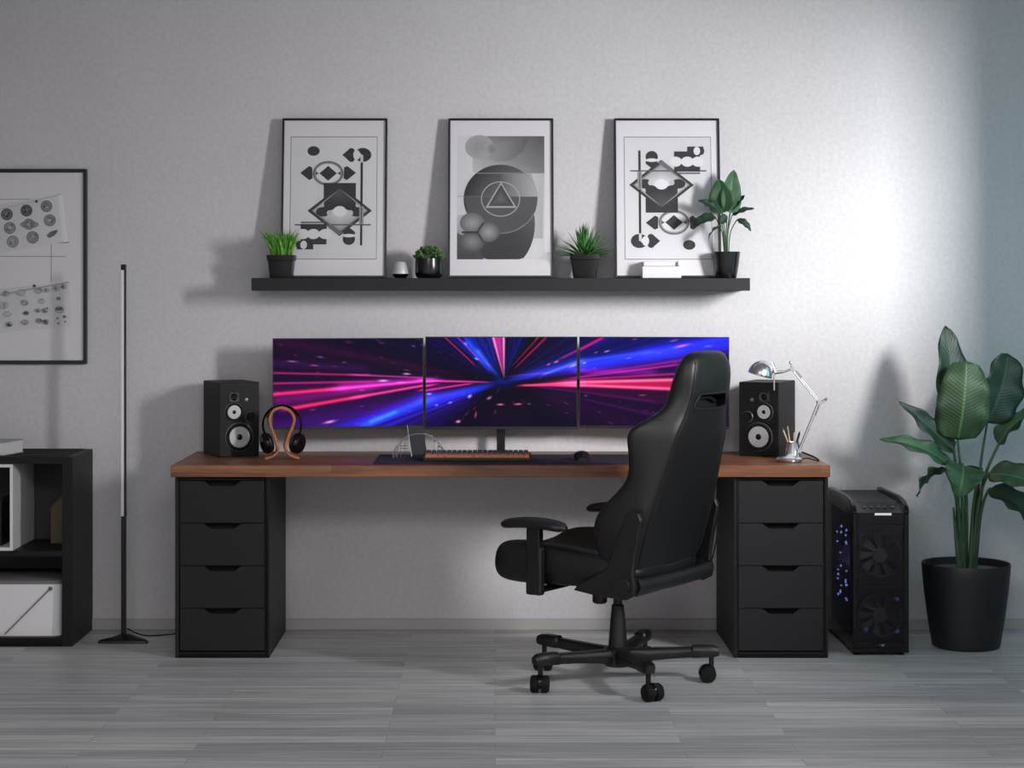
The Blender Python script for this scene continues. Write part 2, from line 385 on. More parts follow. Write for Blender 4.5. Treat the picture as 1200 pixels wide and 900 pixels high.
# ---------------------------------------------------------------- wallpaper picture for the three screens
def wallpaper(xs, ys):
    X, Y = np.meshgrid(xs, ys); C = (588., 449.)
    img = np.zeros(X.shape + (3,)); img[:] = (.004, .003, .016)
    dx = X-C[0]; dy = Y-C[1]; rad = np.hypot(dx, dy)+1e-3; ang = np.arctan2(-dy, dx)
    rng = np.random.RandomState(5)
    def fan(deg, width, colr, k, r0=0, r1=400, soft=30):
        d = np.abs((ang-R(deg)+PI) % (2*PI)-PI); g = np.exp(-(d/R(width))**2)*np.clip((rad-r0)/soft, 0, 1)*np.clip((r1-rad)/80, 0, 1)
        return g[..., None]*np.array(colr)*k
    def noise1(a, f, seed):
        rg = np.random.RandomState(seed); t = rg.rand(2048); u = (a/(2*PI)+.5)*f; i = np.floor(u).astype(int); w = u-i; w = w*w*(3-2*w)
        return t[i % 2048]*(1-w)+t[(i+1) % 2048]*w
    n = noise1(ang, 220, 1)*.6+noise1(ang, 700, 2)*.4; n2 = noise1(ang, 130, 3)
    blue = fan(128, 9, (.02, .06, 1.), .9)+fan(112, 10, (.03, .12, 1.), .75)+fan(70, 9, (.02, .05, .8), .45)+fan(17, 7, (.03, .08, 1.), .75)+fan(11, 6, (.02, .04, .9), .5, 60)
    blue += fan(197, 4.5, (.02, .06, 1.), 1.1, 5)+fan(205, 8, (.02, .03, .6), .5, 20)+fan(150, 12, (.03, .01, .25), .4)+fan(30, 14, (.03, .02, .3), .5)
    mag = fan(95, 5.5, (.9, .05, .45), .9, 8)+fan(177, 4.5, (.7, .03, .35), .6, 30)+fan(184, 3.5, (.8, .05, .4), .5, 20)+fan(172, 5, (.3, .01, .2), .5, 40)+fan(3, 5, (.75, .03, .25), .6, 40)+fan(356.5, 3, (.8, .03, .3), .55, 60)+fan(345, 9, (.12, .01, .14), .8, 40)+fan(190, 7, (.25, .02, .4), .6, 40)
    img += blue*(.15+1.3*n**2.2)[..., None]*.8+mag*(.05+.95*n2**2.5)[..., None]*.30
    img += fan(270, 60, (.008, .001, .014), 1, 10)+fan(195, 16, (.03, .004, .08), .8, 30)+fan(350, 18, (.016, .001, .024), .9, 30)
    def streak(x0, y0, x1, y1, w0, w1, c, k=1.):
        L2 = (x1-x0)**2+(y1-y0)**2; t = ((X-x0)*(x1-x0)+(Y-y0)*(y1-y0))/L2; L = math.sqrt(L2)
        d = np.abs((X-x0)*(y1-y0)-(Y-y0)*(x1-x0))/L; w = w0+(w1-w0)*np.clip(t, 0, 1)
        f = max(L*.12, 4); e = np.where(t < 0, np.exp(-(t*L/f)**2), np.where(t > 1, np.exp(-((t-1)*L/f)**2), 1))*np.clip((rad-6)/40, 0, 1)**.6
        return (np.exp(-(d/w)**2)*e)[..., None]*np.array(c)*k
    S = [ (318,462.5,398,456,1.8,1.8,(1,.05,.15),.95),(398,456,500,447.5,1.6,1.2,(.95,.12,.55),.9),(342,479,420,466,2,1.6,(1,.05,.12),1.0),(420,466,500,452.5,1.5,1.1,(1,.12,.35),.9),
      (318,437,420,440,1.1,1,(.75,.05,.3),.55),(420,440,500,444,1,.8,(.75,.1,.5),.6),(318,449.5,430,448,1.1,1.1,(.8,.05,.3),.6),(405,454,500,446,5,3,(.7,.06,.6),.5),
      (428,499,500,470,4,3.5,(.02,.14,1.),1.0),(436,495,462,485,2.5,2,(.05,.45,1.),.6),(395,505,500,462,4,4,(.03,.03,.7),.4),(500,470,572,452,5,3,(.03,.12,1.),.8),
      (320,425,420,432,5,4,(.05,.01,.08),.6),(498,446.5,566,448,1.3,.8,(.95,.1,.55),.85),(498,458,547,450.5,1.1,.8,(.95,.08,.3),.8),(330,470,430,457,6,4,(.35,.02,.25),.4),
      (577.7,395,588.5,436,1.3,.7,(1,.45,.6),.95),(590,395,590.3,438,1.3,.7,(1,.5,.7),1.0),(583,395,589,430,5,1.5,(.8,.08,.5),.7),(521,395,552,424,.9,.6,(.7,.04,.15),.6),(536,395,562,422,.8,.5,(.6,.05,.3),.5),
      (638,397,607,428,1.0,.6,(.7,.03,.12),.6),(630,396,603,426,.8,.5,(.6,.03,.12),.5),(548,402,572,432,4,2.5,(.04,.2,1.),.6),(560,412,580,437,2.5,1.5,(.1,.35,1.),.5),
      (603,444,678,426,3,5,(.04,.12,.9),.7),(640,438,678,424,1.2,1.5,(.3,.4,.9),.5),(681,428,790,411,6,6,(.02,.07,.95),.75),(760,414,853,400,6,8,(.03,.06,.9),.7),(690,422,760,412,2,2,(.08,.22,1.),.4),
      (615,452,678,448.5,1.1,1.3,(1,.12,.22),.9),(620,452,678,452.5,1,1.3,(1,.1,.3),.7),(678,448.5,855,443,1.5,1.8,(1,.3,.42),1.0),(678,452,855,458,1.4,1.8,(1,.25,.4),1.0),(678,450,855,451,3.5,6,(.85,.02,.10),.65),
      (681,442,787,428,1.0,1.2,(.7,.04,.35),.7),(700,437,800,422,1.0,1.5,(.4,.04,.5),.6),(681,435,760,436,3,4,(.35,.02,.4),.5),(681,445,855,434,1.0,1.4,(.8,.03,.2),.6),(662,418,703,397,1.0,1.2,(.6,.02,.06),.6),(680,409,704,396,1.6,1.6,(.5,.02,.06),.5),
      (640,455,760,470,1,2,(.12,.01,.12),.6),(690,470,780,490,1,2,(.06,.01,.10),.6),(590,442,640,437,.8,.6,(.5,.1,.4),.4) ]
    for q in S: img += streak(*q)
    K = [(342,423.5,7,1.0,(.7,.35,.5),.7,-4),(368,428.5,6,.9,(.8,.3,.45),.6,-3),(375,418.5,5,1.2,(.25,.3,.6),.6,-8),(403,425,3,1,(.4,.3,.5),.5,0),(477,439,5,1,(1,.8,1),.9,-3),(449,447,7,1.4,(1,.75,1),1,0),(470,449,7,1,(.9,.3,.8),.7,0),
      (386,495.5,8,1.6,(1,.6,.75),1,12),(502,462.3,4,1.3,(.7,.6,1),1,5),(366,481,4,1,(.6,.2,.4),.5,5),(424,458,4,1,(.7,.3,.8),.5,0),(447,402,4,1,(.4,.05,.15),.6,-8),(408,401,5,1.2,(.35,.06,.2),.5,0),(485,406,3,1,(.4,.2,.5),.6,-20),
      (550,465,3,1.6,(.8,.85,1),1,40),(558,420.5,3,1.1,(.6,.7,1),1,-25),(545,402.5,3,1.2,(.4,.6,1),.8,-40),(573,467,3.5,1.5,(.8,.6,.9),.7,30),(586,474.7,4.5,1.1,(1,.5,.6),.9,0),(607,474.3,5,1.1,(1,.4,.5),.9,3),(527,472.5,3,1.3,(.5,.6,1),.8,20),(511,475.5,2.5,1.3,(.4,.4,1),.8,15),
      (536.5,495,3,1.6,(1,.7,.85),1,10),(557,487,1.2,4,(.8,.3,.35),.7,-10),(620,474,2.5,1,(.5,.25,.4),.6,0),(652,424,3.5,1,(1,.5,.45),1,25),(643,427,3,1,(1,.3,.35),.8,25),(672,428.5,6,1.2,(.8,.8,1),.9,20),(684,425.5,3,1,(.8,.8,1),.8,15),
      (799,404.8,10,1.5,(1,.3,.55),1,12),(790,398.5,6,1.1,(.8,.4,.3),.6,14),(711,411.5,4,1,(.6,.6,.8),.9,14),(698,413,3,1,(.5,.3,.6),.6,20),(737,419.5,4,.9,(.5,.3,.9),.8,12),(753,463.5,5,.9,(.6,.2,.35),.7,0),(744,397,4,1,(.6,.25,.1),.5,0),(686,464.5,2.5,1,(.3,.3,.5),.6,0),(664,485,3,1,(.25,.08,.2),.5,0),(830,405,6,1.4,(.15,.4,1),.7,10)]
    for (x, y, rx, ry, c, k, dg) in K:
        a = R(-dg); u = (X-x)*math.cos(a)+(Y-y)*math.sin(a); v = -(X-x)*math.sin(a)+(Y-y)*math.cos(a)
        img += np.exp(-((u/rx)**2*2+(v/ry)**2*1.6))[..., None]*np.array(c)*k*.8
    for _ in range(90):
        x = rng.uniform(318, 856); y = rng.uniform(396, 502); d = math.atan2(y-C[1], x-C[0]); L = rng.uniform(1, 3.5); c = rng.rand(3)*.5+.2; c[1] *= .5
        u = (X-x)*math.cos(d)+(Y-y)*math.sin(d); v = -(X-x)*math.sin(d)+(Y-y)*math.cos(d)
        img += np.exp(-((u/L)**2+(v/.6)**2))[..., None]*c*rng.uniform(.05, .3)
    img += (np.exp(-((dx/9)**2+(dy/5)**2))[..., None]*np.array((.0, .03, .25)))
    img *= (1-.75*np.exp(-(((X-588)/7)**2+((Y-452)/3)**2)))[..., None]
    img[..., 1] *= .72; return np.clip(np.clip(img, 0, None)**1.22*1.08, 0, 1.0)

def screen_panel(parent, w, h, px0, px1, py0, py1, ypos):
    nx, nz = 330, 200
    xs = np.linspace(px0, px1, nx); ys = np.linspace(py0, py1, nz)
    img = wallpaper(xs, ys)
    gx, gz = np.meshgrid(np.linspace(-w/2, w/2, nx), np.linspace(h/2, -h/2, nz))
    v = np.stack([gx, np.full_like(gx, ypos), gz], -1).reshape(-1, 3)
    i = np.arange(nx*nz).reshape(nz, nx); f = np.stack([i[:-1, :-1], i[1:, :-1], i[1:, 1:], i[:-1, 1:]], -1).reshape(-1, 4)
    me = bpy.data.meshes.new('screen'); me.vertices.add(len(v)); me.vertices.foreach_set('co', v.ravel())
    me.loops.add(f.size); me.loops.foreach_set('vertex_index', f.ravel()); me.polygons.add(len(f)); me.polygons.foreach_set('loop_start', np.arange(0, f.size, 4)); me.polygons.foreach_set('loop_total', np.full(len(f), 4))
    me.update(calc_edges=True)
    ca = me.color_attributes.new('Col', 'FLOAT_COLOR', 'POINT'); ca.data.foreach_set('color', np.concatenate([img.reshape(-1, 3), np.ones((nx*nz, 1))], 1).ravel())
    me.materials.append(M['screen']); o = bpy.data.objects.new('screen', me); col.objects.link(o); o.parent = parent
    return o

def monitor(px0, px1, y0, y1, Ya, Yb, art, label):
    a = P(px0, (y0+y1)/2, Ya); b = P(px1, (y0+y1)/2, Yb)
    za = P(px0, y0, Ya).z; zb = P(px0, y1, Ya).z
    w = (Vector((b.x, b.y)) - Vector((a.x, a.y))).length - .003; h = za - zb
    rz = math.atan2(b.y-a.y, b.x-a.x)
    r = thing('monitor', ((a.x+b.x)/2, (a.y+b.y)/2, (za+zb)/2), label, 'monitor', 'three widescreen monitors above the desk', rz)
    # casing with slim bezel
    MB().box((-w/2, -.004, -h/2), (w/2, .016, h/2)).build('casing', 'monb', r, bevel=.002)
    MB().box((-w/2+.12, .0155, -h/2+.08), (w/2-.12, .045, h/2-.08)).build('rear_housing', 'monb', r, bevel=.008)
    bz = .0028
    MB().box((-w/2, -.007, -h/2), (w/2, -.004, -h/2+.011)).box((-w/2, -.007, h/2-bz), (w/2, -.004, h/2)).box((-w/2, -.007, -h/2+.011), (-w/2+bz, -.004, h/2-bz)).box((w/2-bz, -.007, -h/2+.011), (w/2, -.004, h/2-bz)).build('bezel', 'monb', r)
    s = screen_panel(r, w-2*bz, h-.011-bz, *art, -.0055); s.location.z = (.011-bz)/2
    return r
monitor(319, 496.5, 396.5, 503.5, -.215, -.14, (320, 496, 397, 501), 'left monitor of the three, showing red and blue light streaks above headphone stand')
monitor(498, 677, 394.5, 503, -.14, -.14, (498.5, 676, 395, 501), 'centre monitor showing a blue and pink starburst above the keyboard')
monitor(678.5, 855, 394.5, 501.5, -.14, -.215, (679, 854, 395, 500), 'right monitor of the three, partly hidden by the gaming chair headrest')
st = thing('monitor_stand', (P(587, 530, -.1).x, -.085, DT), 'black monitor column stand behind the keyboard carrying the screens', 'monitor stand')
MB().box((-.036, -.045, 0), (.036, .045, .008)).build('base_plate', 'metal_b', st, bevel=.002)
MB().box((-.017, -.009, .008), (.017, .0, .36)).build('column', 'metal_b', st, bevel=.003)
MB().box((-.5, .0, .26), (.5, .016, .30)).build('cross_bar', 'metal_b', st, bevel=.003)
for sx_ in (-.47, .47): MB().box((sx_-.03, -.024, .24), (sx_+.03, -.0005, .32)).build('mounting_arm', 'metal_b', st, bevel=.003)

# ---------------------------------------------------------------- pictures
GS = lambda g: lin((g, g, g+3))
class Art:                             # printed picture: flat ink shapes with their own greys, laid a hair apart
    def __init__(s): s.v = []; s.f = []; s.c = []; s.k = 0; s.fn = None
    def poly(s, pts, g, centre=None, lift=True):
        if lift: s.k += 1
        o = len(s.v); n = len(pts); gs = g if isinstance(g, (list, tuple)) else [g]*n
        if centre is not None:
            cx = sum(p[0] for p in pts)/n; cy = sum(p[1] for p in pts)/n
            s.v += [(cx, cy, s.k)]; s.c.append(centre); o += 1
            s.f += [(o-1, o+i, o+(i+1) % n) for i in range(n)]
        else: s.f.append(tuple(range(o, o+n)))
        s.v += [(p[0], p[1], s.k) for p in pts]; s.c += gs
    def ell(s, cx, cy, rx, ry, g, centre=None, n=36, clip=None, a0=0, a1=360, gf=None, lift=True):
        pts = [(cx+rx*math.cos(R(a0+(a1-a0)*i/n)), cy+ry*math.sin(R(a0+(a1-a0)*i/n))) for i in range(n + (0 if a1-a0 == 360 else 1))]
        if clip: pts = [(min(max(x, clip[0]), clip[2]), min(max(y, clip[1]), clip[3])) for x, y in pts]
        s.poly(pts, [gf(x, y) for x, y in pts] if gf else g, centre, lift)
    def ringp(s, pts_o, pts_i, g):
        s.k += 1; n = len(pts_o)
        for i in range(n):
            o = len(s.v); j = (i+1) % n
            s.v += [(p[0], p[1], s.k) for p in (pts_o[i], pts_o[j], pts_i[j], pts_i[i])]; s.c += [g]*4; s.f.append((o, o+1, o+2, o+3))
    def ring(s, cx, cy, rx, ry, w, g, n=40):
        q = [(math.cos(2*PI*i/n), math.sin(2*PI*i/n)) for i in range(n)]
        s.ringp([(cx+rx*c, cy+ry*d) for c, d in q], [(cx+(rx-w)*c, cy+(ry-w)*d) for c, d in q], g)
    def rect(s, x0, y0, x1, y1, g, gs=None): s.poly([(x0, y0), (x1, y0), (x1, y1), (x0, y1)], gs or g)
    def line(s, x0, y0, x1, y1, w, g):
        d = math.hypot(x1-x0, y1-y0); nx, ny = -(y1-y0)/d*w/2, (x1-x0)/d*w/2
        s.poly([(x0+nx, y0+ny), (x1+nx, y1+ny), (x1-nx, y1-ny), (x0-nx, y0-ny)], g)
    def build(s, name, parent, mp, eps=.00004):   # mp: art coords -> (x, z) local; front faces -Y
        me = bpy.data.meshes.new(name); vs = []
        for x, y, k in s.v:
            X, Z = mp(x, y); vs.append((X, -k*eps, Z))
        me.from_pydata(vs, [], s.f)
        ca = me.color_attributes.new('Col', 'FLOAT_COLOR', 'POINT')
        ca.data.foreach_set('color', [q for g in s.c for q in (GS(g) if not isinstance(g, tuple) else lin(g))])
        me.materials.append(M['print']); o = bpy.data.objects.new(name, me); col.objects.link(o); o.parent = parent
        return o

def card_art():
    A = Art(); D = 58; W = 222
    A.rect(197, 162, 595, 720, 218, [214, 222, 216, 210])
    for q in ((197,162,595,165),(197,717,595,720),(197,165,199.5,717),(592.5,165,595,717)): A.rect(*q, 110)
    A.line(327, 250, 327, 720, 2, 200)
    A.ell(302, 228, 28, 22, D)
    # top right
    A.poly([(434,246),(470,214),(484,216),(494,230),(494,262),(484,277),(470,278)], D)
    A.ell(528, 246, 39, 32, D); A.ell(500, 246, 16, 22, W); A.poly([(500,224),(524,246),(505,268)], W)
    A.rect(517, 246, 530, 280, 205)
    A.ring(245, 545, 30, 27, 2, 205)
    # ringed ellipse row
    A.ring(370, 330, 71, 57, 4, 150); A.ring(370, 330, 68, 54, 5, 90); A.ring(370, 330, 63, 49, 6, 160); A.ell(370, 330, 57, 43, 222)
    A.poly([(370,296),(410,330),(370,364),(330,330)], D)
    A.poly([(312,320),(328,330),(312,340)], 90); A.poly([(428,320),(412,330),(428,340)], 90)
    A.poly([(242,328),(282,297),(297,303),(299,353),(284,361)], D); A.poly([(498,328),(458,297),(443,303),(441,353),(456,361)], D)
    # square and big diamond
    A.rect(351, 374, 498, 500, D)
    def dia(cx, cy, a, b): return [(cx, cy-b), (cx+a, cy), (cx, cy+b), (cx-a, cy)]
    A.poly(dia(425, 500, 147, 115), 60); A.poly(dia(425, 500, 128, 100), [190, 150, 120, 150]); A.poly(dia(425, 500, 118, 92), [200, 190, 150, 190], 226)
    A.poly([(425,400),(498,462),(498,500),(470,500),(455,490),(440,505),(410,505),(395,490),(380,500),(352,500),(352,462)], [90]+[62]*10, 54)
    A.ell(348, 505, 32, 22, D); A.ell(500, 505, 30, 22, D); A.ell(378, 510, 12, 12, 190); A.ell(474, 510, 12, 12, 200)
    A.ell(425, 503, 30, 24, 228)
    # bars
    A.rect(519, 280, 529, 657, 52); A.rect(514, 480, 534, 560, 150); A.rect(521, 485, 526, 555, 90)
    A.rect(220, 561, 567, 567, 92)
    A.poly([(468,575),(497,598),(494,608),(442,608),(445,595)], D); A.ell(468, 628, 28, 27, D); A.ell(468, 613, 27, 8, W)
    A.poly([(365,567),(420,612),(440,600),(385,560)], 110)
    # bottom left block
    A.rect(248, 550, 366, 556, 80); A.rect(248, 560, 366, 653, D); A.rect(232, 640, 306, 675, D)
    A.ell(258, 606, 28, 23, W); A.ell(306, 606, 29, 23, W); A.ell(360, 606, 29, 23, W); A.ell(245, 655, 17, 19, D); A.ell(262, 655, 15, 19, W)
    return A
def geo_art():
    A = Art(); clip = (218, 160, 620, 720)
    A.rect(*clip, 200, [212, 170, 214, 205])
    A.rect(290, 160, 620, 328, 120, [150, 88, 126, 196]); A.poly([(320,160),(552,160),(520,230),(460,272),(400,280),(310,250)], [140,96,104,130,150,170])
    A.rect(545, 328, 612, 626, 190, [204, 186, 176, 196])
    A.rect(218, 520, 300, 720, 120, [190, 140, 90, 84])
    A.ell(320, 210, 66, 55, 168, 150, lift=True); A.ell(380, 218, 24, 24, 150, 128); A.ring(338, 222, 26, 24, 2, 172); A.ring(338, 222, 12, 11, 2, 172)
    A.ell(430, 560, 146, 200, 66, 70, clip=clip, gf=lambda x, y: 120-60*(y-380)/340 if y > 380 else 120)
    A.poly([(218,600),(300,640),(340,720),(218,720)], [92,84,74,72])
    A.ell(418, 447, 170, 157, 60, 108, gf=lambda x, y: 42+ (x-250)*.2 + (y-290)*.08)
    A.poly([(420,332),(560,332),(582,400),(588,436),(420,436)], [100,168,182,176,100])
    A.poly([(250,436),(590,436),(580,500),(540,552),(480,590),(400,602),(320,580),(270,520)], [84,92,86,84,84,88,92,88])
    A.rect(310, 328, 620, 331, 150); A.rect(218, 434, 420, 436, 120)
    A.ring(418, 447, 171, 158, 2, 140)
    A.ring(418, 447, 90, 80, 4, 176)
    T = [(420,370),(348,487),(492,487)]; Ti = [(420,381),(361,479),(479,479)]
    A.poly(Ti, [64, 78, 60], 108); A.ringp(T, Ti, 172)
    def hexa(cx, cy, r, ry, rot=0): return [(cx+r*math.cos(R(60*i+rot)), cy+ry*math.sin(R(60*i+rot))) for i in range(6)]
    h = hexa(285, 598, 62, 88, 0)
    A.ell(288, 555, 57, 46, 104, 160); A.ell(288, 640, 57, 46, 84, 140); A.ell(362, 597, 52, 46, 92, 164)
    A.rect(240, 593, 312, 603, 60); A.line(312, 598, 340, 553, 7, 56); A.line(312, 598, 340, 643, 7, 56)
    return A
def sketch_art():                     # inked in photo pixels
    A = Art(); rg = random.Random(3)
    A.line(-200, 233.6, 60, 233, .8, 150); A.line(-200, 300, 76, 300.6, .8, 140); A.line(59, 285, 59, 331, .8, 120); A.line(59, 285, 80, 284, 1, 110)
    A.poly([(-200,262),(0,239),(72,227),(78,283),(0,296.5),(-200,318)], [206,206,214,218,210,206])
    A.poly([(66,228),(72,227),(78.5,283),(72,284)], [222,236,238,224])
    A.poly([(-200,358),(0,338),(80,331),(82,383),(0,390),(-200,406)], [204,204,212,214,212,206])
    A.line(-200, 358, 80, 330.6, 1.3, 150); A.line(-200,262,72,227,.8,170)
    def disc(x, y, r, g, ry=None):
        ry = ry or r; A.ell(x, y, r, ry, g-20, g+30); A.ring(x, y, r, ry, .9, g-45, 24)
        for _ in range(5):
            a = rg.uniform(0, 6.28); q = rg.uniform(.2, .6)*r; A.ell(x+q*math.cos(a), y+q*ry/r*math.sin(a), r*.22, ry*.22, g-rg.randint(10, 60), n=10)
        A.ring(x, y, r*.55, ry*.55, .7, g-50, 18)
    disc(7, 251, 7, 110); disc(30, 246.5, 7, 95); disc(53.5, 241.5, 6.8, 140); disc(10.5, 267, 7, 150); disc(57.5, 258, 7, 150); disc(14, 283, 7, 160); disc(37.5, 278, 7.2, 150)
    A.ell(33.5, 263, 11, 4.5, 140, 165); disc(33, 262.5, 6.5, 145); A.poly([(54,276),(58,271.5),(66,269),(67,271),(63,276),(57,279)], 100)
    disc(-14, 262, 7, 120); disc(-12, 278, 7, 150); disc(-36, 268, 7, 130)
    A.ell(42, 236, 1.7, 1.6, 40); A.ell(39.5, 335, 1.7, 1.6, 40)
    for (x, y, s_, g) in ((6,344,6,150),(24,343,7,140),(44,341,6,150),(53,340,5,160),(65,338,6,150),(74,336,5,130),(4,358,7,160),(28,355,6,150),(48,353,5,155),(68,350,3.5,130),(30,367,4.5,110),(8,368,6,165),(43,364,4,130),(52,364,5,120),(69,363,7,115),(45,376,5,110),(53,377,5,120),(29,378,5.5,150),(10,380,5.5,110),(67,373,2,120),(75,371,3,90),(68,379,2,120),(76,377,1.5,100),(55,361,1.4,60)):
        for _ in range(5):
            a = rg.uniform(0, 6.28); q = rg.uniform(0, .5)*s_
            A.ell(x+q*math.cos(a), y+q*math.sin(a)*.8, s_*rg.uniform(.2, .5), s_*rg.uniform(.15, .4), g+rg.randint(-25, 45), n=10)
        A.ring(x, y, s_*.75, s_*.55, .6, g-10, 14)
    return A

def picture(name, w, h, loc, tilt, label, cat, artf, mp, fw=.014, group=None):
    r = thing(name, loc, label, cat, group); r.rotation_euler = (tilt, 0, 0)
    b = MB(); d = .022
    b.box((-w/2, -d, 0), (-w/2+fw*.6, 0, h)).box((w/2-fw*.6, -d, 0), (w/2, 0, h)).box((-w/2+fw*.6, -d, 0), (w/2-fw*.6, 0, fw*.6)).box((-w/2+fw*.6, -d, h-fw*.6), (w/2-fw*.6, 0, h))
    b.build('frame', 'frame_b', r, bevel=.001)
    MB().box((-w/2+fw*.5, -.014, fw*.5), (w/2-fw*.5, -.002, h-fw*.5)).build('mount_board', 'mat_white', r)
    a = artf().build('print', r, mp); a.location.y = -.0142
    MB().box((-w/2+fw*.5, -.0205, fw*.5), (w/2-fw*.5, -.0195, h-fw*.5)).build('glazing', 'pane', r)
    return r
SZ = 1.4535                            # shelf top
def leaning(pxl, pxr, label, artf, flip=False):
    Yb = -.11; Yt = -.026; a = P(pxl, 325, Yb); b = P(pxr, 325, Yb); w = b.x-a.x
    zt = P(pxl, 140, Yt).z; h = math.hypot(zt-SZ, Yt-Yb); tilt = -math.atan2(Yt-Yb, zt-SZ)
    x0, x1, y0, y1 = 158, 640, 80, 803
    def mp(x, y):
        if flip: x = x0+x1-x; y = y0+y1-y
        return ((x-x0)/(x1-x0)-.5)*w, (y1-y)/(y1-y0)*h
    if artf is geo_art:
        def mp(x, y): return ((x-177)/(662-177)-.5)*w, (803-y)/723*h
    return picture('picture_frame', w, h, ((a.x+b.x)/2, Yb, SZ), tilt, label, 'picture frame', artf, mp, group='black framed prints leaning on the wall shelf')
leaning(329, 453, 'framed abstract diamond print behind the bright green grass pot', card_art)
leaning(525, 649, 'framed grey print with triangle in a dark circle, middle of the shelf', geo_art)
leaning(720.5, 845, 'framed abstract diamond print behind the white box, half behind leafy plant', card_art, True)
# wall picture at the left
wz0 = P(0, 426.5, -.03).z; wz1 = P(0, 198, -.03).z; wxr = P(101, 300, -.03).x; ww = .62
def mpw(x, y):
    p = P(x, y, -.03); return p.x-(wxr-ww/2), p.z-wz0
def art_clip():
    A = sketch_art(); xl = (wxr-ww+.02)*F/7.97+580
    keep = [f for f in A.f if any(A.v[i][0] > xl for i in f)]
    A.f = keep; A.v = [(max(x, xl), y, k) for x, y, k in A.v]; return A
pw = picture('wall_picture', ww, wz1-wz0, (wxr-ww/2, -.001, wz0), 0, 'large black framed sheet of pencil sketches hung on the left wall area', 'picture', art_clip, mpw, fw=.024)

# wall shelf
sx0 = P(294.5, 330, -.26).x; sx1 = P(879, 330, -.26).x
tag(MB().box((sx0, -.26, SZ-.051), (sx1, -.001, SZ)).build('wall_shelf', 'shelf', bevel=.002), 'long charcoal floating shelf on the wall above the monitors', 'shelf')

# ---------------------------------------------------------------- leaves
def leaf_mesh(mb, base, tip, width, side, droop=0., fold=.25, wave=.02, n=16, shape=.42, mi=0, blunt=.62):
    """blade from base to tip; side = direction across the blade; droop pushes the middle along -normal"""
    base = Vector(base); tip = Vector(tip); ax = tip-base; L = ax.length; axn = ax.normalized()
    side = Vector(side); side = (side-axn*side.dot(axn)).normalized(); nor = axn.cross(side)
    if nor.z < 0: nor = -nor
    m = 4; rows = []
    ph = random.uniform(0, 6)
    for i in range(n+1):
        t = i/n; c = base+ax*t+nor*(4*t*(1-t)*droop)
        w = width*.5*max(0, math.sin(PI*min(1, t**(shape*1.55))))**blunt if 0 < t < 1 else .0008
        row = []
        for j in range(-m, m+1):
            s_ = j/m
            wob = wave*math.sin(t*17+ph+(1.5 if j > 0 else 0))*abs(s_)**2
            row.append(c+side*(w*s_)+nor*(abs(s_)*w*fold*2+wob*min(1, w/(width*.3+1e-6))))
        rows.append(row)
    vs = [p for r in rows for p in r]; k = 2*m+1
    fs = [(i*k+j, i*k+j+1, (i+1)*k+j+1, (i+1)*k+j) for i in range(n) for j in range(2*m)]
    mb.add(vs, fs, mi)
def build_leaf(parent, m, origin, base, tip, width, side, name='leaf', **kw):
    mb = MB(); o = Vector(origin); leaf_mesh(mb, Vector(base)-o, Vector(tip)-o, width, side, **kw)
    ob = mb.build(name, m, parent, smooth=True, solid=.0012); me = ob.data; uv = me.uv_layers.new(name='UVMap')
    n_ = kw.get('n', 16)
    for lp_ in me.loops: uv.data[lp_.index].uv = ((lp_.vertex_index % 9)/8, (lp_.vertex_index//9)/n_)
    return ob

def pot_tapered(root, m, rb, rt, h, rim=.0, square=False, soil='soil', th=.004, fill=.85):
    if square:
        b = MB()
        def sq(r, z, c=.12):
            pts = []
            for (sx, sy) in ((1,1),(-1,1),(-1,-1),(1,-1)):
                q = [(1, 1-c), (1-c*.3, 1-c*.3), (1-c, 1)] if sx*sy > 0 else [(1-c, 1), (1-c*.3, 1-c*.3), (1, 1-c)]
                pts += [Vector((sx*r*x, sy*r*y, z)) for x, y in q]
            return pts
        b.loft([sq(rb, 0), sq(rt-.004, h*.76), sq(rt, h*.77), sq(rt+.002, h), sq(rt-th, h), sq(rt-th-.003, h*.7)], cap=True)
    else:
        b = MB(); prof = [(rb*.9, 0), (rb, .003)] + [(rb+(rt-rb)*t**.8, .003+(h-.003)*t) for t in (.25, .5, .75, .97)] + [(rt, h), (rt-th, h), (rt-th-.001, h*fill)]
        b.lathe(prof, 36)
    b.build('pot', m, root, smooth=not square, bevel=.001 if square else 0)
    r2 = (rt-th-.0005)
    if square: MB().box((-r2*.92, -r2*.92, h*.7), (r2*.92, r2*.92, h*.86)).build('soil', soil, root)
    else: MB().lathe([(r2*.97, h*fill-.01), (r2*.98, h*fill)], 32).build('soil', soil, root)

# grass pot
gx = P(330, 325, -.17); r = thing('potted_grass', (gx.x, -.17, SZ), 'bright green grass in a square black pot at left end of shelf', 'potted plant')
pot_tapered(r, 'pot_p', .043, .054, .093, square=True)
g = MB(); rg = random.Random(2)
for i in range(150):
    a = rg.uniform(0, 6.28); rr = .04*math.sqrt(rg.random()); x, y = rr*math.cos(a), rr*math.sin(a); h = rg.uniform(.08, .125)
    lean = rg.uniform(0, .035)+rr*.45; d = Vector((math.cos(a+rg.uniform(-.7, .7)), math.sin(a), 0))*lean
    p0 = Vector((x, y, .075)); pts = [p0, p0+Vector((0,0,h*.45))+d*.25, p0+Vector((0,0,h*.8))+d*.7, p0+Vector((0,0,h))+d*1.2]
    g.tube(pts, [.0026, .0032, .0022, .0003], 4, flat=.35, up=(rg.uniform(-1,1), rg.uniform(-1,1), 0.01))
g.build('grass_blades', 'grass', r, smooth=True)
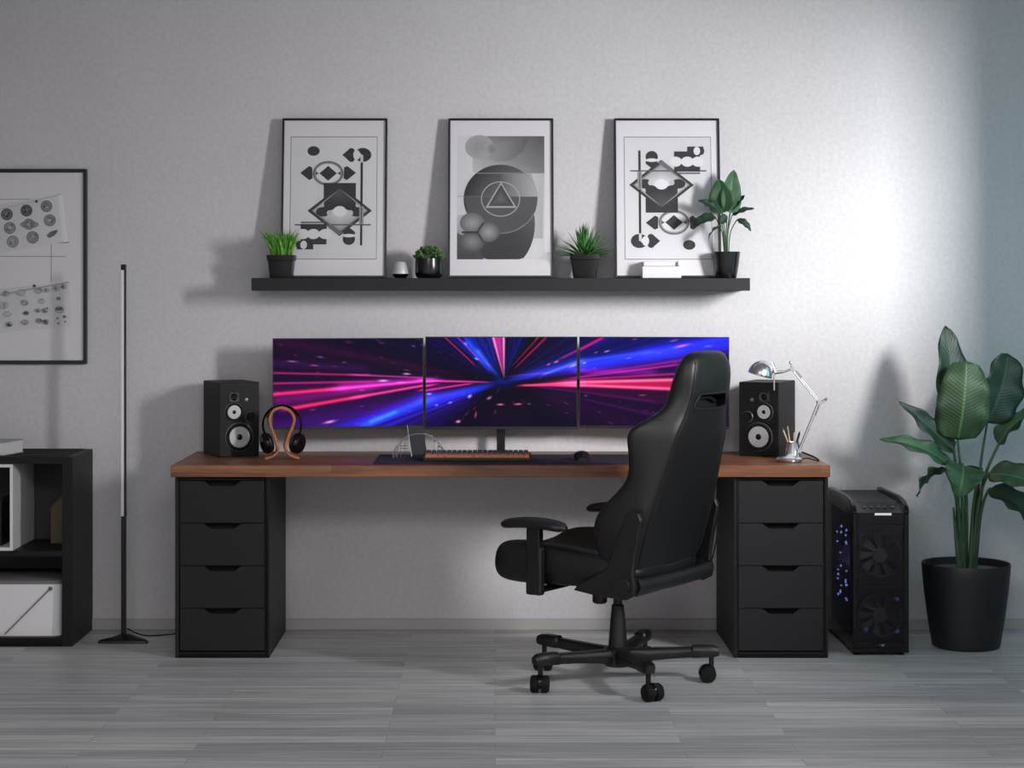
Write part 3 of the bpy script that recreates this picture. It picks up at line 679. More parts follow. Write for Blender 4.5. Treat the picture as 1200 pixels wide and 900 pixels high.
# spiky plant
gx = P(685, 325, -.16); r = thing('potted_agave', (gx.x, -.16, SZ), 'spiky radiating green plant in square black pot between middle and right pictures', 'potted plant')
pot_tapered(r, 'pot_p', .044, .058, .098, square=True)
g = MB(); rg = random.Random(4)
for i in range(150):
    a = rg.uniform(0, 6.28); el = R(rg.uniform(12, 90)); L = rg.uniform(.095, .15); d = Vector((math.cos(a)*math.cos(el), math.sin(a)*math.cos(el), math.sin(el)))
    p0 = Vector((d.x*.012, d.y*.012, .085)); sag = Vector((0,0,-.03*math.cos(el)))
    q = [p0+d*L*t+sag*t*t for t in (0, .35, .7, 1)]
    q = [Vector((v.x, max(v.y, -.094), v.z)) for v in q]
    g.tube(q, [.0045, .006, .004, .0003], 4, flat=.35, up=(0,0,1))
g.build('spiky_leaves', 'agave', r, smooth=True)
# succulent
gx = P(502.5, 325, -.15); r = thing('potted_succulent', (gx.x, -.15, SZ), 'small bushy succulent in round glossy black pot beside the silver candle holder', 'potted plant')
MB().lathe([(.044, 0), (.052, .006), (.056, .02), (.056, .055), (.054, .08), (.049, .08), (.05, .06)], 40).build('pot', 'pot_g', r, smooth=True)
MB().lathe([(.0495, .055), (.0495, .062)], 32).build('soil', 'soil', r)
g = MB(); rg = random.Random(6)
for i in range(190):
    a = rg.uniform(0, 6.28); el = R(rg.uniform(2, 85)); rad = rg.uniform(.75, 1); d = Vector((math.cos(a)*math.cos(el)*.062, math.sin(a)*math.cos(el)*.055, .082+.045*math.sin(el)))*1
    c = Vector((d.x*rad, d.y*rad, .075+(d.z-.075)*rad))
    rot = Vector((0,0,1)).rotation_difference(Vector((d.x, d.y, .03)).normalized()).to_matrix() @ Matrix.Rotation(rg.uniform(0, 3), 3, 'Z')
    g.ell(c, (.0075, .004, .010), 6, 4, rot=rot)
g.lathe([(.02, .06), (.035, .085), (.02, .105)], 12)
g.build('succulent_leaves', 'succ', r, smooth=True)
# small leafy plant
PY = -.17
gx = P(851, 325, PY); org = Vector((gx.x, PY, SZ)); r = thing('potted_strelitzia', org, 'small broad-leaved plant in tapered black pot at right end of shelf', 'potted plant')
pot_tapered(r, 'pot_g', .042, .057, .107, soil='soil', fill=.93)
def pl(px, py, dy=0): return P(px, py, PY+dy)
S = [((856,250),(860,199),22,(1,.2,.1),'leaf',-.02),((846,250),(842,210),27,(1,-.3,0),'leaf',-.03),((856,247),(873,229),13,(.3,.6,.8),'leaf_d',0),((841,247),(818,235),10,(0,.6,1),'leaf_d',.01),((838,254),(812,264),12,(0,.7,1),'leaf_d',.012),
     ((846,265),(830,281),13,(.7,.5,.6),'leaf_d',.01),((858,252),(884,244.5),7,(0,.7,.8),'leaf_d',.01),((864,257),(880,271),8,(.6,.5,.6),'leaf_d',.012),((852,253),(844,262),11,(.8,.4,.4),'leaf_d',0)]
sm = MB(); base0 = Vector((gx.x, PY, SZ+.1))
for k, (b_, t_, w_, s_, m_, dr) in enumerate(S):
    dy = (-.03, -.045, .0, -.02, -.03, -.05, .01, -.02, -.05)[k]; bp = pl(*b_, dy); tp = pl(*t_, dy-(.01 if k > 1 else -.02))
    build_leaf(r, m_, org, bp, tp, w_/F*7.83*1.15, s_, droop=dr, wave=.003, fold=.12)
    st0 = base0+Vector(((b_[0]-850)*.0006, random.uniform(-.012, .012), 0))
    sm.tube([p-org for p in spl([st0, st0.lerp(bp, .55)+Vector((-(b_[0]-850)*.0008, 0, .01)), bp])], .0022, 6)
sm.build('stems', 'stem', r, smooth=True)
# silver candle holder
gx = P(469.5, 325, -.15)
r = thing('candle_holder', (gx.x, -.15, SZ), 'small tapered silver candle holder with dark base on the shelf', 'candle holder')
MB().lathe([(.022, 0), (.032, .012), (.034, .016), (.033, .018)], 32).build('base', 'gloss', r, smooth=True)
MB().lathe([(.0325, .018), (.030, .03), (.020, .064), (.018, .066), (.017, .062), (.028, .03)], 32).build('shade', 'silver', r, smooth=True)
# white box
a = P(752.5, 325, -.2); b = P(798.5, 325, -.2); w = b.x-a.x
r = thing('white_box', ((a.x+b.x)/2, -.155, SZ), 'small white lidded box on the shelf before the right picture', 'box')
MB().box((-w/2, -.045, 0), (w/2, .04, .048)).build('body', 'white', r, bevel=.004, seg=3)
MB().box((-w/2+.006, -.04, .0485), (w/2-.024, .036, .068)).box((w/2-.013, -.038, .0485), (w/2-.003, .036, .068)).box((w/2-.026, .0, .0485), (w/2-.01, .036, .066)).build('tray_insert', 'white', r, bevel=.003)

# ---------------------------------------------------------------- speakers
def speaker(mirror):
    w, d, h = .165, .235, .297
    r = thing('speaker', (0,0,0), '', 'speaker', 'black bookshelf speakers on the desk')
    s = -1 if mirror else 1
    MB().box((-w/2, -d/2, 0), (w/2, d/2, h)).build('cabinet', 'spk', r, bevel=.003)
    yf = -d/2
    def driver(name, x, z, R_, rc, m='cone', dep=.012):
        o = MB().lathe([(R_, 0), (R_, .004), (R_*.93, .006), (rc*1.1, .0055), (rc*1.08, .001), (rc*1.04, .0015)], 40, (x, yf, z), (0,-1,0)).build(name, 'rubber', r, smooth=True)
        MB().lathe([(rc*1.05, .004), (rc, .0045), (rc*.45, .0005), (rc*.33, .0012)], 40, (x, yf, z), (0,-1,0)).build('cone', m, o, smooth=True)
        MB().lathe([(rc*.36, .001), (rc*.3, .004), (rc*.15, .006), (.0005, .0065)], 24, (x, yf, z), (0,-1,0)).build('dust_cap', 'gloss', o, smooth=True)
        MB().lathe([(R_*1.03, .0), (R_*1.03, .002), (R_, .0025), (R_*.97, .0015)], 40, (x, yf, z), (0,-1,0), cap=False).build('trim_ring', 'ring', o, smooth=True)
    driver('woofer', 0, .078, .056, .040)
    driver('midrange', -.022*s, .178, .037, .026)
    # tweeter in a square plate
    t = MB().box((-.022*s-.022, yf-.003, .238-.02), (-.022*s+.022, yf+.001, .238+.02)).build('tweeter', 'plastic', r, bevel=.004)
    MB().lathe([(.015, .003), (.012, .0045), (.006, .002), (.0005, .006)], 24, (-.022*s, yf, .238), (0,-1,0)).build('dome', 'gloss', t, smooth=True)
    MB().lathe([(.0165, .003), (.0165, .004), (.015, .0035)], 24, (-.022*s, yf, .238), (0,-1,0), cap=False).build('trim_ring', 'ring', t, smooth=True)
    MB().lathe([(.0075, 0), (.0075, .004), (.0005, .005)], 20, (.028*s, yf, .226), (0,-1,0)).build('level_knob', 'ring', r, smooth=True)
    p = MB().lathe([(.021, 0), (.021, .003), (.016, .004), (.015, .0005), (.0005, .0006)], 28, (.046*s, yf, .157), (0,-1,0)).build('port', 'rubber', r, smooth=True)
    MB().lathe([(.0225, 0), (.0225, .0015), (.0205, .0035)], 28, (.046*s, yf, .157), (0,-1,0), cap=False).build('trim_ring', 'ring', p, smooth=True)
    return r, w, d
for mir, nx, ny, ang, lab in ((False, P(257, 0, -.3).x, -.30, 24, 'black speaker with silver cones at left end of desk, beside wooden headphone stand'), (True, P(912.5, 0, -.29).x, -.29, -25, 'black speaker with silver cones at right end of desk, behind chrome lamp')):
    s_, w, d = speaker(mir); s_['label'] = lab; s_.rotation_euler.z = R(ang)
    c = Matrix.Rotation(R(ang), 3, 'Z') @ Vector(((w/2 if mir else -w/2), -d/2, 0)); s_.location = (nx-c.x, ny-c.y, DT+.001)

# ---------------------------------------------------------------- headphones and stand
HY = -.37
def hp(x, y): p = P(295+x/10.59, 465+y/10.59, HY-.0); return p
om = [(175,778),(280,745),(338,680),(326,590),(288,480),(244,360),(238,270),(290,180),(385,150),(480,185),(538,275),(524,370),(480,470),(440,590),(436,660),(490,735),(600,775)]
pts = spl([hp(*q) for q in om], 5); org = Vector((hp(390,0).x, HY, DT))
zmin = min(p.z for p in pts); 
for p in pts: p.z += (DT+.004-zmin)
r = thing('headphone_stand', org, 'bent light wood omega-shaped stand beside the left speaker', 'headphone stand')
b = MB(); th = .0048; rings = []
for i, p in enumerate(pts):
    t = (pts[min(i+1, len(pts)-1)]-pts[max(i-1, 0)]).normalized(); n = Vector((-t.z, 0, t.x))
    q = p-org
    rings.append([q+n*th+Vector((0,-.03,0)), q-n*th+Vector((0,-.03,0)), q-n*th+Vector((-.012,.032,0)), q+n*th+Vector((-.012,.032,0))])
b.loft(rings); b.build('bent_strip', 'bent', r, bevel=.001)
top = max(p.z for p in pts)-DT
r = thing('headphones', org+Vector((0,.004,0)), 'black over-ear headphones hanging on the wooden omega stand', 'headphones')
cx = hp(375,0).x-org.x; cz = hp(0,400).z-DT
def arc(rx, rz, zc, a0, a1, n=22): return [Vector((cx+rx*math.cos(R(a0+(a1-a0)*i/n)), 0, zc+rz*math.sin(R(a0+(a1-a0)*i/n)))) for i in range(n+1)]
rz_ = .082; zc = top+.0045+.0052-rz_+.002
MB().tube(arc(.076, rz_-.004, zc, -30, 210), .0042, 10, flat=2.2, up=(0,1,0)).build('outer_headband', 'gloss', r, smooth=True)
b = MB(); A1 = arc(.068, rz_-.0055, zc, 25, 155); b.loft([[p+Vector((0,-.018,.0)), p+Vector((0,.018,0)), p*1+Vector((0,.018,-.0)) - (p-Vector((cx,0,zc))).normalized()*.004, p+Vector((0,-.018,0))-(p-Vector((cx,0,zc))).normalized()*.004] for p in A1])
b.build('headband_pad', 'leather', r, smooth=True)
for sgn in (-1, 1):
    c = Vector((cx+sgn*.066, .0, hp(0,585).z-DT)); ax = Vector((sgn, -.45, -.25)).normalized()
    e = MB().lathe([(.012, .014), (.034, .012), (.041, .004), (.042, -.004), (.034, -.008)], 28, c, ax).build('ear_cup', 'gloss', r, smooth=True)
    MB().lathe([(.020, -.024), (.035, -.024), (.041, -.016), (.039, -.008), (.02, -.008)], 28, c, ax).build('ear_cushion', 'leather', e, smooth=True)

# ---------------------------------------------------------------- keyboard, mouse, sorter
k0 = P(496, 0, -.5).x; k1 = P(622.5, 0, -.5).x; kw = k1-k0
r = thing('keyboard', ((k0+k1)/2, -.46, DT+.0045), 'mechanical keyboard glowing orange on the navy desk mat', 'keyboard')
prof = [(-.065, 0), (.065, 0), (.065, .024), (-.065, .012)]
MB().prism([(y, z) for y, z in prof], 'x', -kw/2, kw/2).build('case', 'plastic', r, bevel=.002)
sl = math.atan2(.012, .13)
MB().prism([(-.058, .0127), (.058, .0234), (.058, .0252), (-.058, .0145)], 'x', -kw/2+.006, kw/2-.006).build('backlight_plate', 'amber', r)
kc = None; pitch = .0192; ncol = 20
def keycap_mesh(wk):
    b = MB(); a = pitch*.46; hh = .009
    b.loft([[Vector((x*wk, y, 0)) for x, y in ((-a,-a),(a,-a),(a,a),(-a,a))], [Vector((x*wk*.9+0, y*.78, hh)) for x, y in ((-a,-a),(a,-a),(a,a),(-a,a))]])
    return b
rows = [[1]*20, [1]*20, [1.2]+[1]*16+[1.0]*2+[.8], [1.4]+[1]*13+[1.6]+[1]*4, [1.2,1.2,1.2,5.8,1.2,1.2,1.2]+[1]*6+[1]*1]
caps = {}
for j, row in enumerate(rows):
    y = -.047+(len(rows)-1-j)*.0235; tot = sum(row); x = -kw/2+.009; un = (kw-.018)/tot
    for wk in row:
        xc = x+wk*un/2; key = (round(wk, 2), j)
        mt = 'keyd'
        if j >= 3: mt = 'copper'
        o = keycap_mesh(wk*un/pitch).build('keycap', mt, r)
        o.location = (xc, y, .0152+(y+.058)*.0923); o.rotation_euler = (sl, 0, 0)
        x += wk*un
mx_ = P(682, 0, -.47).x
r = thing('mouse', (mx_, -.45, DT+.0045), 'dark computer mouse on the right part of the navy mat', 'mouse')
b = MB(); rings = []
for t in [i/12 for i in range(13)]:
    y = -.06+.12*t; w = .036*math.sin(PI*(t*.86+.07))**.45+.002; hh = .035*math.sin(PI*(t*.8+.08))**.8
    rings.append([Vector((w*math.cos(a)*(1 if a <= PI else 1), y, max(0, hh*math.sin(a)) if a <= PI else 0)) for a in [PI*k/12 for k in range(13)]])
b.loft(rings); b.build('shell', 'plastic', r, smooth=True)
MB().box((-.004, -.05, .020), (.004, -.028, .031)).build('scroll_wheel', 'rubber', r, bevel=.002)
MB().tube([(-.036, -.03, .012), (-.034, 0, .02), (-.03, .025, .014)], .004, 6).build('side_grip', mat('worn amber grip', (92,60,42), .5), r, smooth=True)

SYY = -.33
ac = P(491.5, 531, SYY); r = thing('desk_sorter', (ac.x, SYY, DT+.001), 'clear arched letter rack behind the left end of keyboard', 'letter rack')
b = MB(); RX = .104
for k, yy in enumerate((-.03, .0, .03)):
    rx = RX-.006*k; b.tube([Vector((rx*math.cos(t), yy, max(.002, .098*math.sin(t)))) for t in [PI*i/24 for i in range(25)]], .0016, 6)
for s_ in (-1, 1):
    for x, z in ((.1, .02), (.088, .045), (.074, .065), (.058, .08)):
        b.tube([(s_*x, -.03, z), (s_*x, .03, z)], .0014, 6)
        b.tube([(s_*x, 0, .002), (s_*x, 0, z)], .0012, 6)
b.build('arches', 'acryl', r, smooth=True)
MB().tube([(-.104, -.03, .002), (.104, -.03, .002), (.104, .03, .002), (-.104, .03, .002), (-.104, -.03, .002)], .0016, 6).build('base_wire', 'acryl', r)
b = MB()
for s_, L in ((-1, .02), (-1, .04)): b.tube([(-.073, -.03, .03+L*.5), (-.045, -.03, .03+L*.5)], .001, 5)
b.tube([(-.096, -.034, 0), (-.095, -.034, .035), (-.088, -.034, .052)], .0009, 5); b.tube([(.088, -.03, 0), (.088, -.03, .045)], .0009, 5); b.tube([(.098, -.03, 0), (.098, -.03, .03)], .0009, 5)
b.build('dark_wires', 'metal_b', r)
for z, x in ((.092, .05), (.07, .062), (.048, .079), (.03, .09)):
    MB().ell((x, -.03, z), (.005, .005, .004), 10, 6).build('clear_bead', 'chrome', r, smooth=True)
# slab
p0 = P(482, 531, SYY-.05); wS = .062
r = thing('tablet', (P(492, 0, SYY-.045).x, SYY-.045, DT+.0045), 'dark slate tablet standing upright in front of the clear letter rack', 'tablet')
sh = Matrix(((1, 0, -.16, 0), (0, 1, .22, 0), (0, 0, 1, 0), (0, 0, 0, 1)))
b = MB().box((-.029, -.004, .004), (.031, .004, .128)); b.v = [tuple((sh @ Vector(v).to_4d()).to_3d()) for v in b.v]; b.build('slab', mat('slate tablet shell', (24,26,36), .5), r, bevel=.002)
b = MB().box((-.0315, -.0042, .004), (-.0292, .0042, .128)); b.v = [tuple((sh @ Vector(v).to_4d()).to_3d()) for v in b.v]; b.build('metal_edge', mat('grey metal edge', (120,122,130), .3, metal=.7), r)
MB().box((-.034, -.022, 0), (.036, .02, .006)).box((-.03, -.014, .006), (.034, -.007, .014)).build('foot', 'plastic', r, bevel=.0015)

# ---------------------------------------------------------------- desk lamp, pencil cup
LY = -.5
def lp(x, y, dy=0): return P(860+x/5.623, 400+y/5.623, LY+dy)
org = Vector((P(924.5, 0, LY).x, LY, DT+.0005)); r = thing('desk_lamp', org, 'chrome swing-arm desk lamp at the right end of desk', 'desk lamp')
MB().lathe([(.049, 0), (.051, .003), (.051, .012), (.044, .019), (.02, .022), (.012, .03), (.008, .032)], 44).build('base', 'chrome', r, smooth=True)
j0 = lp(432, 720)-org; j1 = lp(562, 400)-org; j2 = lp(385, 182)-org
j0b = Vector((j0.x-.012, 0, .022))
MB().tube([j0b, Vector((j0.x-.004, 0, .04)), j0], .005, 8).build('pivot_post', 'chrome', r, smooth=True)
def rods(name, a, b_, gap=.007):
    t = (b_-a).normalized(); n = Vector((-t.z, 0, t.x)); m = MB()
    m.tube([a+n*gap*.5, b_+n*gap*.5], .0014, 8).tube([a-n*gap*.5, b_-n*gap*.5], .0014, 8); m.tube([a+n*gap*.5+Vector((0,.012,0)), b_+n*gap*.5+Vector((0,.012,0))], .0014, 8)
    return m.build(name, 'chrome', r, smooth=True)
rods('lower_arm', j0, j1); rods('upper_arm', j1, j2)
for j, nm in ((j1, 'elbow_joint'), (j2, 'head_joint'), (j0, 'base_joint')):
    MB().cyl(j+Vector((0,-.008,0)), j+Vector((0,.018,0)), .0085, n=20).build(nm, 'chrome', r, smooth=True)
# springs by the joints
def spring(a, b_, rad=.004, turns=9):
    t = (b_-a); L = t.length; t.normalize(); u = t.cross(Vector((0,1,0))).normalized(); w = t.cross(u); n = turns*8
    return [a+t*L*i/n+(u*math.cos(i*PI/4)+w*math.sin(i*PI/4))*rad for i in range(n+1)]
e1 = lp(607, 380)-org; e2 = lp(372, 140)-org
for nm, a, b_ in (('elbow_bracket', j1, e1), ('head_bracket', j2, e2)):
    MB().tube([a, b_], .0022, 8).tube([a+Vector((.004,0,-.010)), b_+Vector((.004,0,-.004))], .0016, 6).ell(b_, (.006, .006, .006), 12, 8).build(nm, 'chrome', r, smooth=True)
MB().tube(spring(j2.lerp(j1, .06)+Vector((.006,.0,.002)), j2.lerp(j1, .3)+Vector((.006,.0,.004))), .0009, 5).build('spring', 'chrome', r, smooth=True)
MB().tube(spring(j1.lerp(j0, .06)+Vector((.006,0,0)), j1.lerp(j0, .28)+Vector((.006,0,0))), .0009, 5).build('spring', 'chrome', r, smooth=True)
n0 = lp(265, 205)-org
axd = Vector((-.28, -.10, -.95)).normalized(); hc = lp(172, 222)-org-axd*.062
MB().tube([j2, lp(330, 200)-org, n0], [.003, .005, .008], 10).tube([n0+Vector((.004,0,0)), hc+Vector((.026,0,-.014))], [.008, .012], 12).build('neck', 'chrome', r, smooth=True)
# dome shade opening down-left

prof = [(.0005, .002), (.010, .003)] + [(.047*math.sin(R(a)), .006+.05*(1-math.cos(R(a)))) for a in (25, 40, 55, 70, 82, 90)] + [(.0475, .062), (.0455, .062)] + [(.045*math.sin(R(a)), .009+.05*(1-math.cos(R(a)))) for a in (90, 75, 60, 40, 20)]
MB().lathe(prof, 40, hc, axd).build('shade', 'chrome', r, smooth=True)
MB().ell(hc+axd*.035, (.018, .018, .018), 16, 10).build('bulb', mat('frosted bulb glass', (235,235,230), .3), r, smooth=True)
MB().cyl(lp(265, 215)-org, lp(265, 322)-org, .003, n=10).build('pull_rod', 'chrome', r, smooth=True)
q = [Vector((.045, .03, .006)), Vector((.075, .02, .012)), Vector((.108, .0, .004)), Vector((.126, .06, .0025)), Vector((.130, .16, .0025)), Vector((.128, .3, .0025)), Vector((.120, .43, .0025))]
MB().tube(spl(q), .0024, 8).build('power_cord', 'rubber', r, smooth=True)
# cup
CY = -.39; cp = P(929, 0, CY); org = Vector((cp.x, CY, DT+.0005))
r = thing('pencil_cup', org, 'small tapered metal pencil cup behind the chrome lamp base', 'pencil cup')
MB().lathe([(.033, 0), (.035, .004), (.0335, .02), (.025, .064), (.0265, .069), (.0245, .069), (.023, .062), (.03, .01)], 32).build('cup', 'chrome', r, smooth=True)
for k, (xb, yb, xt, yt, m, rr, nm, lab) in enumerate(((366,690,318,566,'pen_w',.0032,'pencil','pale pencil leaning furthest left in the metal cup'),(372,690,351,540,'pen_w',.0026,'pencil','tall pale pencil standing second from left in the metal cup'),(396,690,397,580,'pen_w',.0026,'pencil','short pale pencil standing straight in the metal cup'),(408,690,435,592,'pen_b',.0045,'pen','thick black pen leaning right in the metal cup'))):
    a = P(860+xb/5.623, 400+yb/5.623, CY+(-.008, .006, -.006, .004)[k]); b_ = P(860+xt/5.623, 400+yt/5.623, CY+(-.012, .01, -.008, .008)[k]); t = (b_-a).normalized()
    # let the pen reach down inside the cup
    a = a-t*max(0, (a.z-(DT+.012))/t.z)
    L = (b_-a).length; q = thing(nm, a, lab, nm, 'pens and pencils in the metal cup')
    MB().cyl(Vector(), t*(L-.012), rr, n=8).build('barrel', m, q, smooth=True)
    MB().cyl(t*(L-.012), t*L, rr, rr*.25, n=8).build('tip', 'pen_b' if m == 'pen_w' else 'gloss', q, smooth=True)

# ---------------------------------------------------------------- floor lamp
fx = P(145, 0, -.25).x; org = Vector((fx, -.25, 0)); r = thing('floor_lamp', org, 'slim LED floor lamp with white light bar and black pole beside drawers', 'floor lamp')
def tri(s_, z): 
    pts = []
    base = [Vector((-.098, -.075)), Vector((.118, -.075)), Vector((.01, .085))]
    c = sum(base, Vector((0, 0)))/3; base = [c+(p-c)*s_ for p in base]
    for i, p in enumerate(base):
        a = base[i-1]; b2 = base[(i+1) % 3]; da = (a-p).normalized()*.022*s_; db = (b2-p).normalized()*.022*s_
        for t in (0, .33, .66, 1): 
            q = (p+da)*(1-t)**2+p*2*t*(1-t)+(p+db)*t*t; pts.append(Vector((q.x, q.y, z)))
    return pts
MB().loft([tri(1, 0), tri(1, .009), tri(.93, .014), tri(.5, .021), tri(.22, .03)]).build('base', 'metal_b', r, smooth=True)
zt = P(0, 310, -.25).z; zb = P(0, 605, -.25).z
MB().box((-.0095, -.011, .02), (.0095, .011, zb)).build('lower_pole', 'metal_b', r, bevel=.003)
MB().box((.0035, -.012, zb), (.0095, .012, zt)).box((-.0095, .006, zb), (.0095, .012, zt)).box((-.0095, -.012, zt-.022), (.0035, .006, zt)).build('light_bar_housing', 'metal_b', r, bevel=.001)
MB().box((-.0095, -.012, zb+.001), (.003, .0055, zt-.0225)).build('diffuser', 'led', r, bevel=.002)
q = [Vector((.01, .02, .045)), Vector((.03, .04, .028)), Vector((.07, .08, .006)), Vector((.14, .10, .004)), Vector((.24, .17, .004)), Vector((.28, .20, .004))]
MB().tube(spl(q), .0025, 8).build('power_cord', 'rubber', r, smooth=True)

# ---------------------------------------------------------------- bookcase
bxr = P(85, 0, -.385).x; BW = 1.12; bxl = bxr-BW; BD = .385; BH = .748; bt = .04
org = Vector((bxr, -.002, 0)); r = thing('bookcase', org, 'black open cube bookcase standing against the wall at left', 'bookcase')
b = MB(); b.box((-BW, -BD, 0), (-BW+bt, 0, BH)).box((-bt, -BD, 0), (0, 0, BH)).box((-BW+bt, -BD, BH-.028), (-bt, 0, BH)).box((-BW+bt, -BD, 0), (-bt, 0, .036))
b.build('carcass', 'cab', r, bevel=.001)
MB().box((-BW+bt, -BD+.004, .355), (-bt, -.01, .377)).build('shelf', 'cab', r, bevel=.001)
MB().box((-BW+bt, -.008, .036), (-bt, -.001, BH-.028)).build('back_panel', mat('charcoal back panel', (50,50,52), .6), r)
zs = .377
wx1 = P(15, 0, -.38).x; W2 = .34
r = thing('cube_insert', (wx1-W2/2, -.38, zs+.0005), 'white open box insert on the upper bookcase shelf', 'storage cube')
hh = BH-.028-zs-.003; t = .012
MB().box((-W2/2, 0, 0), (-W2/2+t, .355, hh)).box((W2/2-t, 0, 0), (W2/2, .355, hh)).box((-W2/2+t, 0, 0), (W2/2-t, .355, t)).box((-W2/2+t, 0, hh-t), (W2/2-t, .355, hh)).build('shell', 'whitebox', r, bevel=.001)
MB().box((-W2/2+t, .343, t), (W2/2-t, .354, hh-t)).build('back', mat('dark insert back', (34,32,34), .7), r)
MB().box((-.004-0+.11, .05, t), (.108-0+.005, .3, t+.19)).build('divider', 'cab', r)
# file
fxl = P(59.5, 0, -.16).x; fxr = bxr-bt-.002
r = thing('magazine_file', ((fxl+fxr)/2, -.16, zs+.0005), 'olive brown cardboard magazine file on upper shelf against right side of bookcase', 'magazine file')
w = (fxr-fxl)/2; 
b = MB(); poly = [(-w, 0), (w, 0), (w, .235), (w-.012, .235), (-w, .145)]
b.prism(poly, 'y', 0, .003).prism(poly, 'y', .09, .093).box((w-.003, .003, 0), (w, .09, .235)).box((-w, .003, 0), (-w+.003, .09, .145)).box((-w+.003, .003, 0), (w-.003, .09, .003))
b.build('card_body', 'tan', r)
MB().box((-w+.008, .012, .004), (w-.006, .08, .13)).build('paper_stack', 'papers', r)
# storage box
sx = P(71.5, 0, -.37).x; W3 = .40
r = thing('storage_box', (sx-W3/2, -.20, .0365), 'white storage box with diagonal cord handle in the lower bookcase opening', 'storage box')
b = MB()
def rr(w, d, z, c=.03):
    pts = []
    for (cx_, cy_, a0) in ((w-c, d-c, 0), (-w+c, d-c, 90), (-w+c, -d+c, 180), (w-c, -d+c, 270)):
        for k in range(5): a = R(a0+22.5*k); pts.append(Vector((cx_+c*math.cos(a), cy_+c*math.sin(a), z)))
    return pts
hb = .205
b.loft([rr(W3/2-.004, .155, 0), rr(W3/2, .16, hb)]); b.build('body', 'fabric', r, smooth=True)
MB().loft([rr(W3/2+.001, .161, hb+.0005), rr(W3/2+.001, .161, hb+.012), rr(W3/2-.004, .156, hb+.016)]).build('lid', mat('grey box lid', (120,118,120), .8), r, smooth=True)
c0 = Vector((W3/2-.043, -.162, hb-.016))
MB().lathe([(.008, 0), (.008, .004), (.003, .005)], 18, c0, (0,-1,0)).build('rivet', 'ring', r, smooth=True)
MB().tube([c0+Vector((0,-.005,0)), c0+Vector((-.10,-.006,-.10)), c0+Vector((-.18,-.005,-.18))], .0022, 6).build('cord', 'rope', r, smooth=True)
# book on top
bk = P(14, 0, -.3).x
r = thing('book', (bk-.13, -.235, BH+.0005), 'thick white book lying on top of the black bookcase', 'book')
r.rotation_euler.z = R(-12)
MB().box((-.13, -.09, .0035), (.127, .088, .050)).build('pages', 'papers', r)
MB().box((-.13, -.092, 0), (.13, .092, .003)).box((-.13, -.092, .0505), (.13, .092, .0535)).box((-.1335, -.092, 0), (-.1305, .092, .0535)).build('cover', mat('pale grey book cover', (170,168,170), .5), r, bevel=.0008)

# ---------------------------------------------------------------- computer tower
cw = .108; cdp = .55; org = Vector(((P(999, 0, -.58).x+P(1065.5, 0, -.58).x)/2, -.58, 0))
r = thing('computer_tower', org, 'black gaming computer tower with glass side beside right drawer unit', 'computer')
def side_poly(): return [(0, .022), (cdp, .018), (cdp, .575), (.09, .575), (.0, .545)]
b = MB()
b.box((cw-.006, .004, .016), (cw-.001, cdp, .574)).box((-cw+.001, .47, .016), (-cw+.006, cdp, .574)).box((-cw+.001, .004, .016), (-cw+.006, .07, .57)).box((-cw+.001, .07, .016), (-cw+.006, .47, .07)).box((-cw+.001, .07, .53), (-cw+.006, .47, .574))
b.box((-cw+.006, cdp-.006, .016), (cw-.006, cdp-.001, .574)).box((-cw+.006, .03, .016), (cw-.006, cdp-.006, .022)).box((-cw+.006, .09, .566), (cw-.006, cdp-.006, .572)).box((-cw+.006, .06, .07), (cw-.006, .065, .56))
b.build('chassis', 'gloss', r, bevel=.001)
MB().box((-cw-.001, .068, .068), (-cw+.001, .472, .532)).build('side_glass', 'smoke', r)
bd = MB().box((cw-.05, .07, .03), (cw-.046, .5, .56)).build('motherboard', 'board', r)
MB().box((cw-.14, .15, .2), (cw-.05, .40, .24)).build('graphics_card', 'plastic', bd, bevel=.004)
MB().cyl((cw-.12, .33, .36), (cw-.05, .33, .36), .055, n=28).build('cpu_cooler', 'plastic', bd, smooth=True)
rg = random.Random(11)
for k in range(24):
    y = rg.choice((.34, .22, .41)) + rg.uniform(-.015, .015); z = rg.choice((rg.uniform(.17, .30), rg.uniform(.34, .46)))
    MB().box((-cw+.012, y-.003, z-.003), (-cw+.018, y+.004, z+rg.uniform(.002, .007))).build('light_dot', 'ledb', bd, bevel=.001)
pl_ = bpy.data.lights.new('case_glow', 'POINT'); pl_.energy = .22; pl_.color = (.6, .55, 1); pl_.shadow_soft_size = .05
po = bpy.data.objects.new('case_glow', pl_); col.objects.link(po); po.location = (org.x+.0, org.y+.46, .30)
